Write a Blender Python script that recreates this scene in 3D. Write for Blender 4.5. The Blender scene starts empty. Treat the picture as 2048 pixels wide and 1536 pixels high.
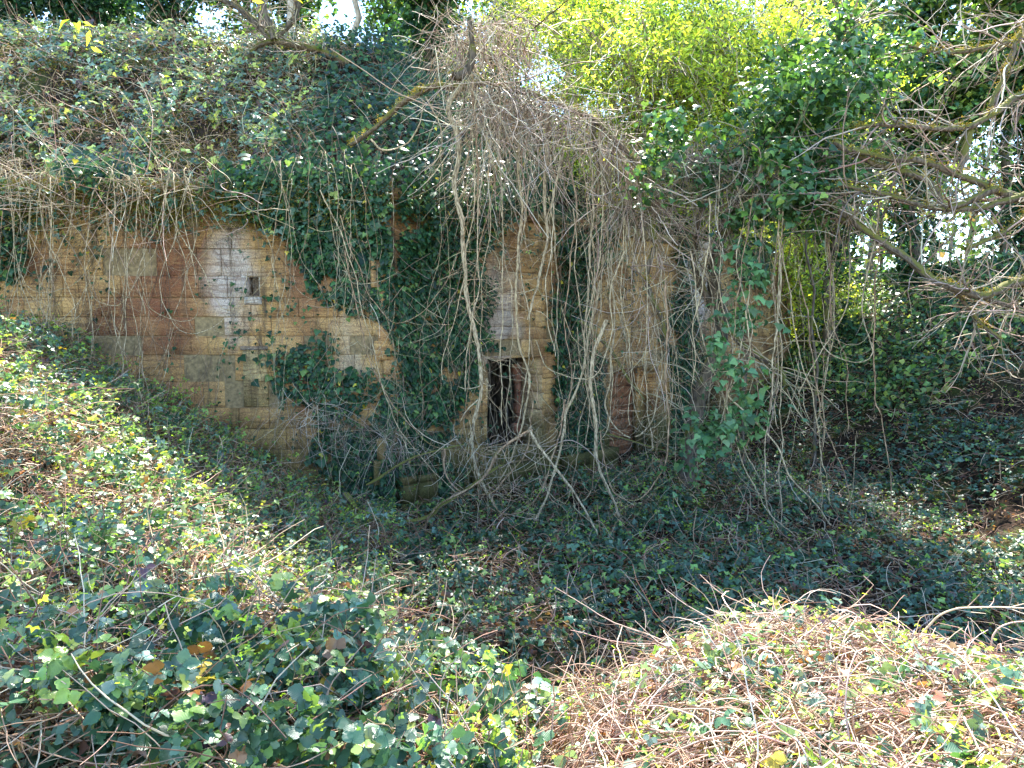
import bpy, math
import numpy as np
from math import radians as R

# ------------------------------------------------------------------ camera, sky, sun
SC = bpy.context.scene
COL = SC.collection
rng = np.random.default_rng(11)
EYE = 3.1
PITCH = R(4.5)
F = 1365.0
cd = bpy.data.cameras.new('camera'); cam = bpy.data.objects.new('camera', cd); COL.objects.link(cam)
cam.location = (0, 0, EYE); cam.rotation_euler = (R(90) - PITCH, 0, 0)
cd.sensor_width = 36; cd.lens = 36 * F / 2048; cd.clip_start = .05; cd.clip_end = 2000
SC.camera = cam

SUN_EL, SUN_AZ = 52, 8          # degrees; azimuth from +Y towards +X (sun stands beyond the wall)
W = bpy.data.worlds.new('World'); SC.world = W; W.use_nodes = True
nt = W.node_tree; bg = nt.nodes['Background']
sky = nt.nodes.new('ShaderNodeTexSky'); sky.sky_type = 'NISHITA'; sky.sun_disc = False
sky.sun_elevation = R(SUN_EL); sky.sun_rotation = R(SUN_AZ); sky.ozone_density = 3.0; sky.dust_density = 0; sky.air_density = 1.0
nt.links.new(sky.outputs[0], bg.inputs[0]); bg.inputs[1].default_value = .15
ld = bpy.data.lights.new('sun', 'SUN'); ld.energy = 4.6; ld.angle = R(.5); ld.color = (1, .95, .86)
sun = bpy.data.objects.new('sun', ld); COL.objects.link(sun)
from mathutils import Vector
sdir = Vector((math.sin(R(SUN_AZ)) * math.cos(R(SUN_EL)), math.cos(R(SUN_AZ)) * math.cos(R(SUN_EL)), math.sin(R(SUN_EL))))
sun.rotation_euler = sdir.to_track_quat('Z', 'Y').to_euler(); sun.location = (-8, 20, 30)
SC.view_settings.view_transform = 'Standard'; SC.view_settings.look = 'None'
SC.view_settings.exposure = 2.65; SC.view_settings.gamma = 1
SC.cycles.max_bounces = 7; SC.cycles.transparent_max_bounces = 4; SC.cycles.transmission_bounces = 4

# ------------------------------------------------------------------ helpers
def ray(px, py):
    a = (px - 1024) / F; b = (768 - py) / F
    return np.array([a, math.cos(PITCH) + b * math.sin(PITCH), -math.sin(PITCH) + b * math.cos(PITCH)])
def at(px, py, Y):                 # the place at depth Y (metres along +Y) seen in that direction
    d = ray(px, py); return np.array([0, 0, EYE]) + d * (Y / d[1])
def project(P):
    P = np.atleast_2d(P); v = P - np.array([0, 0, EYE])
    f = v[:, 1] * math.cos(PITCH) - v[:, 2] * math.sin(PITCH)
    u = v[:, 1] * math.sin(PITCH) + v[:, 2] * math.cos(PITCH)
    f2 = np.where(f < .05, .05, f)
    return 1024 + F * v[:, 0] / f2, 768 - F * u / f2, f
def inview(P, m=300):
    x, y, f = project(P); return (f > .3) & (x > -m) & (x < 2048 + m) & (y > -m * 1.2) & (y < 1536 + m)
def nrm(v): return v / np.maximum(np.linalg.norm(v, axis=-1, keepdims=True), 1e-9)
def sstep(a, b, x):
    t = np.clip((x - a) / (b - a), 0, 1); return t * t * (3 - 2 * t)
_G = rng.random((64, 64))
def vnoise(x, y):
    x = np.asarray(x, float); y = np.asarray(y, float)
    xi = np.floor(x).astype(int); yi = np.floor(y).astype(int); fx = x - xi; fy = y - yi
    fx = fx * fx * (3 - 2 * fx); fy = fy * fy * (3 - 2 * fy)
    g = lambda a, b: _G[a % 64, b % 64]
    return (g(xi, yi) * (1 - fx) + g(xi + 1, yi) * fx) * (1 - fy) + (g(xi, yi + 1) * (1 - fx) + g(xi + 1, yi + 1) * fx) * fy
def fbm(x, y): return vnoise(x, y) * .5 + vnoise(x * 2.1 + 7, y * 2.1) * .3 + vnoise(x * 4.3, y * 4.3 + 3) * .2

def setp(o, label=None, cat=None, group=None, kind=None):
    if label: o['label'] = label
    if cat: o['category'] = cat
    if group: o['group'] = group
    if kind: o['kind'] = kind
    return o
def empty(name, loc, label, cat, group=None):
    o = bpy.data.objects.new(name, None); COL.objects.link(o); o.location = tuple(loc); o.empty_display_size = .3
    return setp(o, label, cat, group)
def mk(name, V, Fc, mat, parent=None, tint=None, uv=None, smooth=False):
    V = np.asarray(V, np.float32).reshape(-1, 3); Fc = np.asarray(Fc, np.int32)
    n, k = Fc.shape
    if parent is not None: V = V - np.array(parent.matrix_basis.translation, np.float32)
    me = bpy.data.meshes.new(name)
    me.vertices.add(len(V)); me.vertices.foreach_set('co', V.ravel())
    me.loops.add(n * k); me.loops.foreach_set('vertex_index', Fc.ravel())
    me.polygons.add(n); me.polygons.foreach_set('loop_start', np.arange(0, n * k, k, dtype=np.int32))
    me.polygons.foreach_set('loop_total', np.full(n, k, np.int32))
    if smooth: me.polygons.foreach_set('use_smooth', np.ones(n, bool))
    if tint is not None:
        a = me.attributes.new('tint', 'FLOAT_COLOR', 'FACE')
        t = np.ones((n, 4), np.float32); t[:, :3] = tint; a.data.foreach_set('color', t.ravel())
    if uv is not None:
        l = me.uv_layers.new(name='UVMap'); l.data.foreach_set('uv', np.asarray(uv, np.float32)[Fc.ravel()].ravel())
    me.update(calc_edges=True); me.materials.append(mat)
    o = bpy.data.objects.new(name, me); COL.objects.link(o)
    if parent is not None: o.parent = parent
    return o
class Acc:                          # collects pieces of one mesh
    def __init__(s): s.V = []; s.F = []; s.T = []; s.U = []; s.n = 0
    def add(s, V, Fc, T=None, U=None):
        V = np.asarray(V, float).reshape(-1, 3); Fc = np.asarray(Fc, int)
        s.V.append(V); s.F.append(Fc + s.n); s.n += len(V)
        if T is not None: s.T.append(np.broadcast_to(np.asarray(T, float), (len(Fc), 3)))
        if U is not None: s.U.append(U)
    def build(s, name, mat, parent=None, smooth=False):
        return mk(name, np.concatenate(s.V), np.concatenate(s.F), mat, parent,
                  np.concatenate(s.T) if s.T else None, np.concatenate(s.U) if s.U else None, smooth)

# ------------------------------------------------------------------ materials
def newmat(name):
    m = bpy.data.materials.new(name); m.use_nodes = True; n = m.node_tree.nodes; n.clear()
    out = n.new('ShaderNodeOutputMaterial'); return m, m.node_tree, out
def nd(t, typ, **kw):
    n = t.nodes.new(typ)
    for k, v in kw.items(): setattr(n, k, v)
    return n
def leafmat(name, rough=.45, trans=.35, gain=1.6, spec=.5, veins=False):
    m, t, out = newmat(name); L = t.links.new
    a = nd(t, 'ShaderNodeAttribute', attribute_name='tint')
    p = nd(t, 'ShaderNodeBsdfPrincipled'); p.inputs['Roughness'].default_value = rough
    p.inputs['Specular IOR Level'].default_value = spec
    tr = nd(t, 'ShaderNodeBsdfTranslucent')
    g = nd(t, 'ShaderNodeMix', data_type='RGBA', blend_type='MULTIPLY'); g.inputs[0].default_value = 1
    g.inputs[7].default_value = (gain * 1.15, gain * 1.1, gain * .45, 1)
    mx = nd(t, 'ShaderNodeMixShader'); mx.inputs[0].default_value = trans
    col = a.outputs['Color']
    no = nd(t, 'ShaderNodeTexNoise'); no.inputs['Scale'].default_value = 35
    gm = nd(t, 'ShaderNodeNewGeometry'); L(gm.outputs['Position'], no.inputs['Vector'])
    mr = nd(t, 'ShaderNodeMapRange'); mr.inputs[3].default_value = .75; mr.inputs[4].default_value = 1.25
    L(no.outputs[0], mr.inputs[0])
    mu = nd(t, 'ShaderNodeMix', data_type='RGBA', blend_type='MULTIPLY'); mu.inputs[0].default_value = 1
    L(col, mu.inputs[6]); L(mr.outputs[0], mu.inputs[7]); col = mu.outputs[2]
    if veins:
        uv = nd(t, 'ShaderNodeUVMap'); sx = nd(t, 'ShaderNodeSeparateXYZ'); L(uv.outputs[0], sx.inputs[0])
        ab = nd(t, 'ShaderNodeMath', operation='ABSOLUTE'); L(sx.outputs[0], ab.inputs[0])
        m1 = nd(t, 'ShaderNodeMath', operation='MULTIPLY_ADD'); L(ab.outputs[0], m1.inputs[0]); m1.inputs[1].default_value = -1.1; L(sx.outputs[1], m1.inputs[2])
        m2 = nd(t, 'ShaderNodeMath', operation='MULTIPLY'); L(m1.outputs[0], m2.inputs[0]); m2.inputs[1].default_value = 44
        s = nd(t, 'ShaderNodeMath', operation='SINE'); L(m2.outputs[0], s.inputs[0])
        b = nd(t, 'ShaderNodeBump'); b.inputs['Strength'].default_value = .18; b.inputs['Distance'].default_value = .001
        L(s.outputs[0], b.inputs['Height']); L(b.outputs[0], p.inputs['Normal'])
    L(col, p.inputs['Base Color']); L(col, g.inputs[6]); L(g.outputs[2], tr.inputs[0])
    L(p.outputs[0], mx.inputs[1]); L(tr.outputs[0], mx.inputs[2]); L(mx.outputs[0], out.inputs[0])
    return m
def barkmat(name, c1, c2, moss=0., sc=9):
    m, t, out = newmat(name); L = t.links.new
    p = nd(t, 'ShaderNodeBsdfPrincipled'); p.inputs['Roughness'].default_value = .85; p.inputs['Specular IOR Level'].default_value = .2
    gm = nd(t, 'ShaderNodeNewGeometry'); mp = nd(t, 'ShaderNodeMapping'); mp.inputs['Scale'].default_value = (1, 1, .22)
    L(gm.outputs['Position'], mp.inputs[0])
    n1 = nd(t, 'ShaderNodeTexNoise'); n1.inputs['Scale'].default_value = sc * 6; n1.inputs['Detail'].default_value = 6; L(mp.outputs[0], n1.inputs['Vector'])
    r = nd(t, 'ShaderNodeValToRGB'); r.color_ramp.elements[0].position = .35; r.color_ramp.elements[1].position = .65
    r.color_ramp.elements[0].color = (*c1, 1); r.color_ramp.elements[1].color = (*c2, 1); L(n1.outputs[0], r.inputs[0])
    col = r.outputs[0]
    if moss > 0:
        n2 = nd(t, 'ShaderNodeTexNoise'); n2.inputs['Scale'].default_value = 4; n2.inputs['Detail'].default_value = 5; L(gm.outputs['Position'], n2.inputs['Vector'])
        sx = nd(t, 'ShaderNodeSeparateXYZ'); L(gm.outputs['Normal'], sx.inputs[0])
        ad = nd(t, 'ShaderNodeMath', operation='MULTIPLY_ADD'); L(sx.outputs[2], ad.inputs[0]); ad.inputs[1].default_value = .25; L(n2.outputs[0], ad.inputs[2])
        mr = nd(t, 'ShaderNodeMapRange'); mr.inputs[1].default_value = .75 - .5 * moss; mr.inputs[2].default_value = .85 - .5 * moss; L(ad.outputs[0], mr.inputs[0])
        mx = nd(t, 'ShaderNodeMix', data_type='RGBA'); L(mr.outputs[0], mx.inputs[0]); L(col, mx.inputs[6]); mx.inputs[7].default_value = (.13, .125, .03, 1); col = mx.outputs[2]
    b = nd(t, 'ShaderNodeBump'); b.inputs['Strength'].default_value = .7; b.inputs['Distance'].default_value = .01; L(n1.outputs[0], b.inputs['Height']); L(b.outputs[0], p.inputs['Normal'])
    L(col, p.inputs['Base Color']); L(p.outputs[0], out.inputs[0]); return m
def tintmat(name, rough=.8):
    m, t, out = newmat(name); L = t.links.new
    a = nd(t, 'ShaderNodeAttribute', attribute_name='tint'); p = nd(t, 'ShaderNodeBsdfPrincipled')
    p.inputs['Roughness'].default_value = rough; p.inputs['Specular IOR Level'].default_value = .3
    gm = nd(t, 'ShaderNodeNewGeometry'); no = nd(t, 'ShaderNodeTexNoise'); no.inputs['Scale'].default_value = 30; L(gm.outputs['Position'], no.inputs['Vector'])
    mr = nd(t, 'ShaderNodeMapRange'); mr.inputs[3].default_value = .7; mr.inputs[4].default_value = 1.3; L(no.outputs[0], mr.inputs[0])
    mu = nd(t, 'ShaderNodeMix', data_type='RGBA', blend_type='MULTIPLY'); mu.inputs[0].default_value = 1
    L(a.outputs['Color'], mu.inputs[6]); L(mr.outputs[0], mu.inputs[7]); L(mu.outputs[2], p.inputs['Base Color']); L(p.outputs[0], out.inputs[0]); return m
def soilmat(name):
    m, t, out = newmat(name); L = t.links.new
    p = nd(t, 'ShaderNodeBsdfPrincipled'); p.inputs['Roughness'].default_value = .95; p.inputs['Specular IOR Level'].default_value = .1
    gm = nd(t, 'ShaderNodeNewGeometry')
    n1 = nd(t, 'ShaderNodeTexNoise'); n1.inputs['Scale'].default_value = 14; n1.inputs['Detail'].default_value = 9; L(gm.outputs['Position'], n1.inputs['Vector'])
    n2 = nd(t, 'ShaderNodeTexNoise'); n2.inputs['Scale'].default_value = 1.1; n2.inputs['Detail'].default_value = 4; L(gm.outputs['Position'], n2.inputs['Vector'])
    r = nd(t, 'ShaderNodeValToRGB'); e = r.color_ramp.elements
    e[0].position = .35; e[0].color = (.006, .0045, .003, 1); e[1].position = .68; e[1].color = (.06, .038, .024, 1); L(n1.outputs[0], r.inputs[0])
    mr = nd(t, 'ShaderNodeMapRange'); mr.inputs[1].default_value = .5; mr.inputs[2].default_value = .65; L(n2.outputs[0], mr.inputs[0])
    mx = nd(t, 'ShaderNodeMix', data_type='RGBA'); L(mr.outputs[0], mx.inputs[0]); L(r.outputs[0], mx.inputs[6]); mx.inputs[7].default_value = (.06, .07, .02, 1)
    b = nd(t, 'ShaderNodeBump'); b.inputs['Strength'].default_value = 1; b.inputs['Distance'].default_value = .05; L(n1.outputs[0], b.inputs['Height']); L(b.outputs[0], p.inputs['Normal'])
    L(mx.outputs[2], p.inputs['Base Color']); L(p.outputs[0], out.inputs[0]); return m
def stonemat(name):
    m, t, out = newmat(name); L = t.links.new
    a = nd(t, 'ShaderNodeAttribute', attribute_name='tint'); p = nd(t, 'ShaderNodeBsdfPrincipled')
    p.inputs['Roughness'].default_value = .92; p.inputs['Specular IOR Level'].default_value = .15
    gm = nd(t, 'ShaderNodeNewGeometry')
    def noise(s, d=6, v=None, dist=0):
        n = nd(t, 'ShaderNodeTexNoise'); n.inputs['Scale'].default_value = s; n.inputs['Detail'].default_value = d; n.inputs['Distortion'].default_value = dist
        L(v or gm.outputs['Position'], n.inputs['Vector']); return n.outputs[0]
    mp = nd(t, 'ShaderNodeMapping'); mp.inputs['Scale'].default_value = (1, 1, 3.5); mp.inputs['Rotation'].default_value = (.05, .1, 0); L(gm.outputs['Position'], mp.inputs[0])
    strat = noise(9, 8, mp.outputs[0], .6); big = noise(1.1, 5); fine = noise(60, 5)
    mps = nd(t, 'ShaderNodeMapping'); mps.inputs['Scale'].default_value = (5, 5, .45); L(gm.outputs['Position'], mps.inputs[0]); streak = noise(1.3, 6, mps.outputs[0], .3)
    mph = nd(t, 'ShaderNodeMapping'); mph.inputs['Scale'].default_value = (1.2, 1.2, 14); L(gm.outputs['Position'], mph.inputs[0]); hor = noise(2.2, 8, mph.outputs[0], .8)
    def mask(src, lo, hi):
        r = nd(t, 'ShaderNodeMapRange'); r.inputs[1].default_value = lo; r.inputs[2].default_value = hi; L(src, r.inputs[0]); return r.outputs[0]
    def mix(f, c1, c2, bt='MIX'):
        x = nd(t, 'ShaderNodeMix', data_type='RGBA', blend_type=bt)
        if isinstance(f, float): x.inputs[0].default_value = f
        else: L(f, x.inputs[0])
        for s, c in ((6, c1), (7, c2)):
            if isinstance(c, tuple): x.inputs[s].default_value = (*c, 1)
            else: L(c, x.inputs[s])
        return x.outputs[2]
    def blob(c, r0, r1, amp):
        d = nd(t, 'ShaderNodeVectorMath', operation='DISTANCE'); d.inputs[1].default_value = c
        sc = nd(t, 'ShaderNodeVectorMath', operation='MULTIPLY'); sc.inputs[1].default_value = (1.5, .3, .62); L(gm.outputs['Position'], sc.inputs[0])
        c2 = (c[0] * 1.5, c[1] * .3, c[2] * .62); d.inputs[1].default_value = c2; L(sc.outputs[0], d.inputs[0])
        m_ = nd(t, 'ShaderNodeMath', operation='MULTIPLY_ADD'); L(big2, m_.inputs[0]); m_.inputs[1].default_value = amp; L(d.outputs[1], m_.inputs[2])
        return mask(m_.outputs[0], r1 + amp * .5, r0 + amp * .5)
    big2 = noise(2.6, 7)
    c = mix(mask(big, .46, .66), a.outputs['Color'], (.24, .11, .055))
    c = mix(mask(strat, .5, .8), c, (.68, .45, .19))
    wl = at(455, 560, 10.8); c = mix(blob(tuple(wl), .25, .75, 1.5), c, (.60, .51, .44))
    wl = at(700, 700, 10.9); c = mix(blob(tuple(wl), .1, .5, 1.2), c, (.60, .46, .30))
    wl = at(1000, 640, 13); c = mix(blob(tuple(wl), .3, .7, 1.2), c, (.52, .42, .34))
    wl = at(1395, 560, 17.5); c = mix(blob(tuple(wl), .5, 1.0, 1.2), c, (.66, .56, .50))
    wl = at(330, 600, 10.8); c = mix(blob(tuple(wl), .0, 1.3, 1.6), c, (.27, .11, .06))
    wl = at(605, 530, 10.8); c = mix(blob(tuple(wl), .0, .9, 1.4), c, (.25, .12, .07))
    c = mix(mask(hor, .5, .62), c, mix(.5, c, (.16, .08, .05)))
    dk = mask(streak, .56, .74); c = mix(dk, c, (.10, .075, .05))
    sx = nd(t, 'ShaderNodeSeparateXYZ'); L(gm.outputs['Position'], sx.inputs[0])
    lw = nd(t, 'ShaderNodeMath', operation='MULTIPLY_ADD'); L(big2, lw.inputs[0]); lw.inputs[1].default_value = 2.6; L(sx.outputs[2], lw.inputs[2])
    c = mix(mask(lw.outputs[0], 3.1, 1.9), c, (.12, .11, .04))
    c = mix(.7, c, mix(mask(fine, .3, .7), (.35, .35, .35), (1.25, 1.2, 1.15)), 'MULTIPLY')
    hh = nd(t, 'ShaderNodeMath', operation='ADD'); L(strat, hh.inputs[0]); L(fine, hh.inputs[1])
    b = nd(t, 'ShaderNodeBump'); b.inputs['Strength'].default_value = .9; b.inputs['Distance'].default_value = .02; L(hh.outputs[0], b.inputs['Height']); L(b.outputs[0], p.inputs['Normal'])
    L(c, p.inputs['Base Color']); L(p.outputs[0], out.inputs[0]); return m
def plain(name, c, rough=.8, sc=12, var=.4, metal=0):
    m, t, out = newmat(name); L = t.links.new
    p = nd(t, 'ShaderNodeBsdfPrincipled'); p.inputs['Roughness'].default_value = rough; p.inputs['Metallic'].default_value = metal
    gm = nd(t, 'ShaderNodeNewGeometry'); n = nd(t, 'ShaderNodeTexNoise'); n.inputs['Scale'].default_value = sc; n.inputs['Detail'].default_value = 8; L(gm.outputs['Position'], n.inputs['Vector'])
    r = nd(t, 'ShaderNodeValToRGB'); r.color_ramp.elements[0].position = .3; r.color_ramp.elements[1].position = .7
    r.color_ramp.elements[0].color = (*[v * (1 - var) for v in c], 1); r.color_ramp.elements[1].color = (*[min(1, v * (1 + var)) for v in c], 1)
    L(n.outputs[0], r.inputs[0]); L(r.outputs[0], p.inputs['Base Color'])
    b = nd(t, 'ShaderNodeBump'); b.inputs['Strength'].default_value = .5; b.inputs['Distance'].default_value = .01; L(n.outputs[0], b.inputs['Height']); L(b.outputs[0], p.inputs['Normal'])
    L(p.outputs[0], out.inputs[0]); return m
M_IVY = leafmat('ivy_leaf', .36, .25, 1.9, .32)
M_BR = leafmat('bramble_leaf', .34, .27, 1.8, .5, veins=True)
M_SPR = leafmat('spring_leaf', .5, .5, 1.9, .4)
M_DRY = leafmat('dry_leaf', .8, .25, 1.2, .2)
M_MOSS = leafmat('moss', .9, .2, 1.3, .1)
M_STEM = tintmat('stem', .7)
M_VINE = barkmat('vine_bark', (.15, .105, .06), (.60, .48, .31), .10, 10)
M_VINE2 = barkmat('reddish_vine_bark', (.10, .06, .035), (.46, .31, .19), .25, 9)
M_VINE3 = barkmat('tan_vine_bark', (.17, .12, .07), (.62, .49, .30), .05, 12)
M_BOUGH = barkmat('mossy_bark', (.06, .045, .032), (.20, .155, .11), .6, 6)
M_TRUNK = barkmat('trunk_bark', (.05, .04, .03), (.17, .135, .10), .35, 4)
M_PALE = barkmat('pale_bark', (.24, .2, .15), (.50, .43, .34), .1, 5)
M_SOIL = soilmat('leaf_mould')
M_STONE = stonemat('sandstone')
M_MORT = plain('mortar', (.24, .17, .085), .95, 20)
M_ROOM = plain('dark_plaster', (.10, .085, .07), .95, 3)  # dark mottled plaster of the rooms behind the openings
M_RUST = plain('rusty_iron', (.27, .105, .04), .8, 7, .5)
M_BRICK = plain('red_plaster', (.24, .10, .06), .9, 8, .5)

# ------------------------------------------------------------------ leaf and stem builders
def tmpl(kind):
    if kind == 'ivy':
        o = np.array([(0, .1), (.26, -.05), (.5, .2), (.32, .46), (0, 1), (-.32, .46), (-.5, .2), (-.26, -.05)], float)
        V = np.c_[o, [-.0, -.05, -.12, -.02, -.14, -.02, -.12, -.05]]; V = np.r_[V, [[0, .34, .05]]]
        Fc = [(8, i, (i + 1) % 8) for i in range(8)]
    elif kind == 'ivy4':
        V = np.array([(0, 0, 0), (.48, .28, -.1), (0, 1, -.12), (-.48, .28, -.1), (0, .35, .06)], float)
        Fc = [(4, 0, 1), (4, 1, 2), (4, 2, 3), (4, 3, 0)]
    elif kind == 'bram':
        V = np.array([(0, 0, 0), (.27, .12, .03), (.4, .42, .05), (.26, .78, -.02), (0, 1.02, -.16), (-.26, .78, -.02), (-.4, .42, .05), (-.27, .12, .03), (0, .5, -.06)], float)
        Fc = [(8, i, (i + 1) % 8) for i in range(8)]
    elif kind == 'bramhi':
        m = 9; y = np.linspace(0, 1, m); w = .43 * np.sin(math.pi * y ** .78) * (1 - .12 * y) + .01; z = -.2 * y ** 2
        w = w + np.where(np.arange(m) % 2 == 1, .035, -.02) * (w > .05); rp = .025 * np.sin(np.arange(m) * 2.4)
        V = np.concatenate([np.c_[0 * y, y, z], np.c_[-w, y + .05 * (w > .05), z + .09 * w / .43 + rp], np.c_[w, y + .05 * (w > .05), z + .07 * w / .43 - rp]])
        Fc = []
        for i in range(m - 1): Fc += [(i, i + 1, m + i + 1), (i, m + i + 1, m + i), (i + 1, i, 2 * m + i), (i + 1, 2 * m + i, 2 * m + i + 1)]
    elif kind == 'bram4':
        V = np.array([(0, 0, 0), (.4, .4, .06), (0, 1, -.12), (-.4, .4, .06)], float); Fc = [(0, 1, 2), (0, 2, 3)]
    elif kind == 'lance':
        V = np.array([(0, 0, 0), (.17, .35, .04), (0, 1, -.18), (-.17, .35, .04), (0, .45, -.03)], float)
        Fc = [(4, 0, 1), (4, 1, 2), (4, 2, 3), (4, 3, 0)]
    elif kind == 'lance2':
        V = np.array([(0, 0, 0), (.2, .4, .04), (0, 1, -.15), (-.2, .4, .04)], float); Fc = [(0, 1, 2), (0, 2, 3)]
    elif kind == 'curl':
        V = np.array([(0, 0, 0), (.3, .3, .25), (.1, 1, .1), (-.25, .5, .3), (0, .45, -.05)], float)
        Fc = [(4, 0, 1), (4, 1, 2), (4, 2, 3), (4, 3, 0)]
    return V, np.array(Fc)
def leaves(acc, P, N, size, kind, tint, D=None, uv=True):
    """P places, N leaf normals, size lengths, D preferred pointing direction"""
    P = np.asarray(P, float); n = len(P)
    if n == 0: return
    V, Fc = tmpl(kind); N = nrm(np.asarray(N, float))
    if D is None: D = rng.normal(size=(n, 3))
    D = np.broadcast_to(D, (n, 3)) + rng.normal(size=(n, 3)) * .01
    B = D - (D * N).sum(1, keepdims=True) * N; B = nrm(B); T = np.cross(B, N)
    s = np.asarray(size, float).reshape(-1, 1) if np.ndim(size) else np.full((n, 1), size)
    wv = rng.uniform(.8, 1.2, (n, 1)); cv = rng.uniform(.3, 1.9, (n, 1))
    X = P[:, None] + (s * wv)[:, :, None] * V[None, :, 0:1] * T[:, None] + s[:, :, None] * V[None, :, 1:2] * B[:, None] + (s * cv)[:, :, None] * V[None, :, 2:3] * N[:, None]
    k = len(V); FF = (np.arange(n)[:, None, None] * k + Fc[None]).reshape(-1, 3)
    t = np.repeat(np.broadcast_to(tint, (n, 3)), len(Fc), axis=0)
    U = np.tile(V[:, :2], (n, 1)) if uv else None
    acc.add(X.reshape(-1, 3), FF, t, U)
def palette(n, cols, w, var=.38):
    cols = np.array(cols, float); w = np.array(w, float); w /= w.sum()
    c = cols[rng.choice(len(cols), n, p=w)]
    return np.clip(c * rng.uniform(1 - var, 1 + var, (n, 1)) * rng.uniform(1 - var * .3, 1 + var * .3, (n, 3)), 0, 1)
IVY_C = [(.012, .042, .018), (.025, .075, .03), (.05, .12, .045), (.11, .19, .05), (.45, .38, .04)]
IVY_W = [4, 4, 2, .6, .05]
BR_C = [(.035, .085, .045), (.06, .13, .065), (.15, .23, .16), (.22, .32, .07), (.10, .05, .055), (.45, .36, .04), (.22, .11, .05)]
BR_W = [4, 4, 2.4, 2.0, .35, .2, .3]
SPR_C = [(.30, .42, .05), (.38, .48, .07), (.22, .34, .05)]
def jit(base, n, s):
    return nrm(np.broadcast_to(base, (n, 3)) + rng.normal(size=(n, 3)) * s)
def trifol(acc, P, N, size, kind, tint, k=3):      # a compound leaf of three (or five) leaflets
    n = len(P)
    if n == 0: return
    N = nrm(N); D = rng.normal(size=(n, 3)); D = nrm(D - (D * N).sum(1, keepdims=True) * N); T = np.cross(D, N)
    for a, s in (((0, 1), (1.25, .85), (-1.25, .85)) if k == 3 else ((0, 1), (1.0, .9), (-1.0, .9), (2.0, .7), (-2.0, .7))):
        d = math.cos(a) * D + math.sin(a) * T
        leaves(acc, P + d * (np.asarray(size).reshape(-1, 1) * .12), N + rng.normal(size=(n, 3)) * .18, np.asarray(size) * s, kind, tint, d)

def tubes(acc, pts, rad, n=4, tint=None, flute=0):
    """pts (M,K,3), rad (M,K)"""
    pts = np.asarray(pts, float); M, K = pts.shape[:2]; rad = np.broadcast_to(rad, (M, K))
    t = np.gradient(pts, axis=1); t = nrm(t)
    ref = np.where(np.abs(t[:, :1, 2:3]) > .8, np.array([1., 0, 0]), np.array([0, 0, 1.])); ref = np.broadcast_to(ref, t.shape)
    a = nrm(np.cross(t, ref)); b = np.cross(t, a)
    th = np.arange(n) * 2 * math.pi / n
    rr = rad[:, :, None] * (1 + flute * np.sin(th * 3 + 1)[None, None])
    ring = pts[:, :, None] + rr[..., None] * (np.cos(th)[None, None, :, None] * a[:, :, None] + np.sin(th)[None, None, :, None] * b[:, :, None])
    idx = np.arange(M * K * n).reshape(M, K, n)
    A = idx[:, :-1]; B = idx[:, 1:]
    q = np.stack([A, np.roll(A, -1, 2), np.roll(B, -1, 2), B], -1).reshape(-1, 4)
    T = None
    if tint is not None: T = np.repeat(np.broadcast_to(tint, (M, 3)), (K - 1) * n, axis=0)
    acc.add(ring.reshape(-1, 3), q, T)
def wander(S, D, L, K, bend=.3, grav=0., wob=.12):
    S = np.asarray(S, float); M = len(S); d = nrm(np.asarray(D, float)); L = np.broadcast_to(L, (M,)) / (K - 1)
    pts = [S]; cur = S.copy(); curl = rng.normal(size=(M, 3)) * bend
    for k in range(K - 1):
        d = nrm(d + curl / K + np.array([0, 0, -grav]) / K + rng.normal(size=(M, 3)) * wob)
        cur = cur + d * L[:, None]; pts.append(cur)
    return np.stack(pts, 1)
def spline(P, n=None, step=.08, noise=.0, seed=None):
    P = np.asarray(P, float); Q = np.r_[[2 * P[0] - P[1]], P, [2 * P[-1] - P[-2]]]
    out = []
    for i in range(1, len(Q) - 2):
        m = max(2, int(np.linalg.norm(Q[i + 1] - Q[i]) / step)); t = np.linspace(0, 1, m, endpoint=False)[:, None]
        p0, p1, p2, p3 = Q[i - 1], Q[i], Q[i + 1], Q[i + 2]
        out.append(.5 * (2 * p1 + (p2 - p0) * t + (2 * p0 - 5 * p1 + 4 * p2 - p3) * t ** 2 + (3 * p1 - p0 - 3 * p2 + p3) * t ** 3))
    out.append(P[-1:]); o = np.concatenate(out)
    if noise:
        w = rng.normal(size=(len(o), 3)); kk = np.ones(5) / 5
        for c in range(3): w[:, c] = np.convolve(w[:, c], kk, 'same')
        o = o + w * noise
    return o
def px_spline(L, Y, noise=.012, step=.08):
    Ys = np.broadcast_to(np.asarray(Y, float), (len(L),)) if np.ndim(Y) == 0 else np.interp(np.linspace(0, 1, len(L)), np.linspace(0, 1, len(Y)), Y)
    return spline([at(p[0], p[1], y) for p, y in zip(L, Ys)], step=step, noise=noise)
def grow(parents, prad, n, L, K, spread=.8, up=0., grav=0., tmin=.25, bend=.6, wob=.12):
    """children of a list of polylines -> pts (n,K,3), start radii"""
    if not isinstance(parents, list): parents = list(parents)
    lens = np.array([np.linalg.norm(np.diff(p, axis=0), axis=1).sum() for p in parents])
    ch = rng.choice(len(parents), n, p=lens / lens.sum()); S = np.zeros((n, 3)); D = np.zeros((n, 3)); r = np.zeros(n)
    for i, c in enumerate(ch):
        p = parents[c]; t = rng.uniform(tmin, .98) * (len(p) - 1); k = min(int(t), len(p) - 2); f = t - k
        S[i] = p[k] * (1 - f) + p[k + 1] * f; D[i] = p[k + 1] - p[k]; pr = prad[c]; r[i] = (pr[0] * (1 - t / (len(p) - 1)) + pr[1] * t / (len(p) - 1))
    D = nrm(D) + rng.normal(size=(n, 3)) * spread + np.array([0, 0, up])
    return wander(S, D, rng.uniform(.5, 1.3, n) * L, K, bend, grav, wob), r

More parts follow.
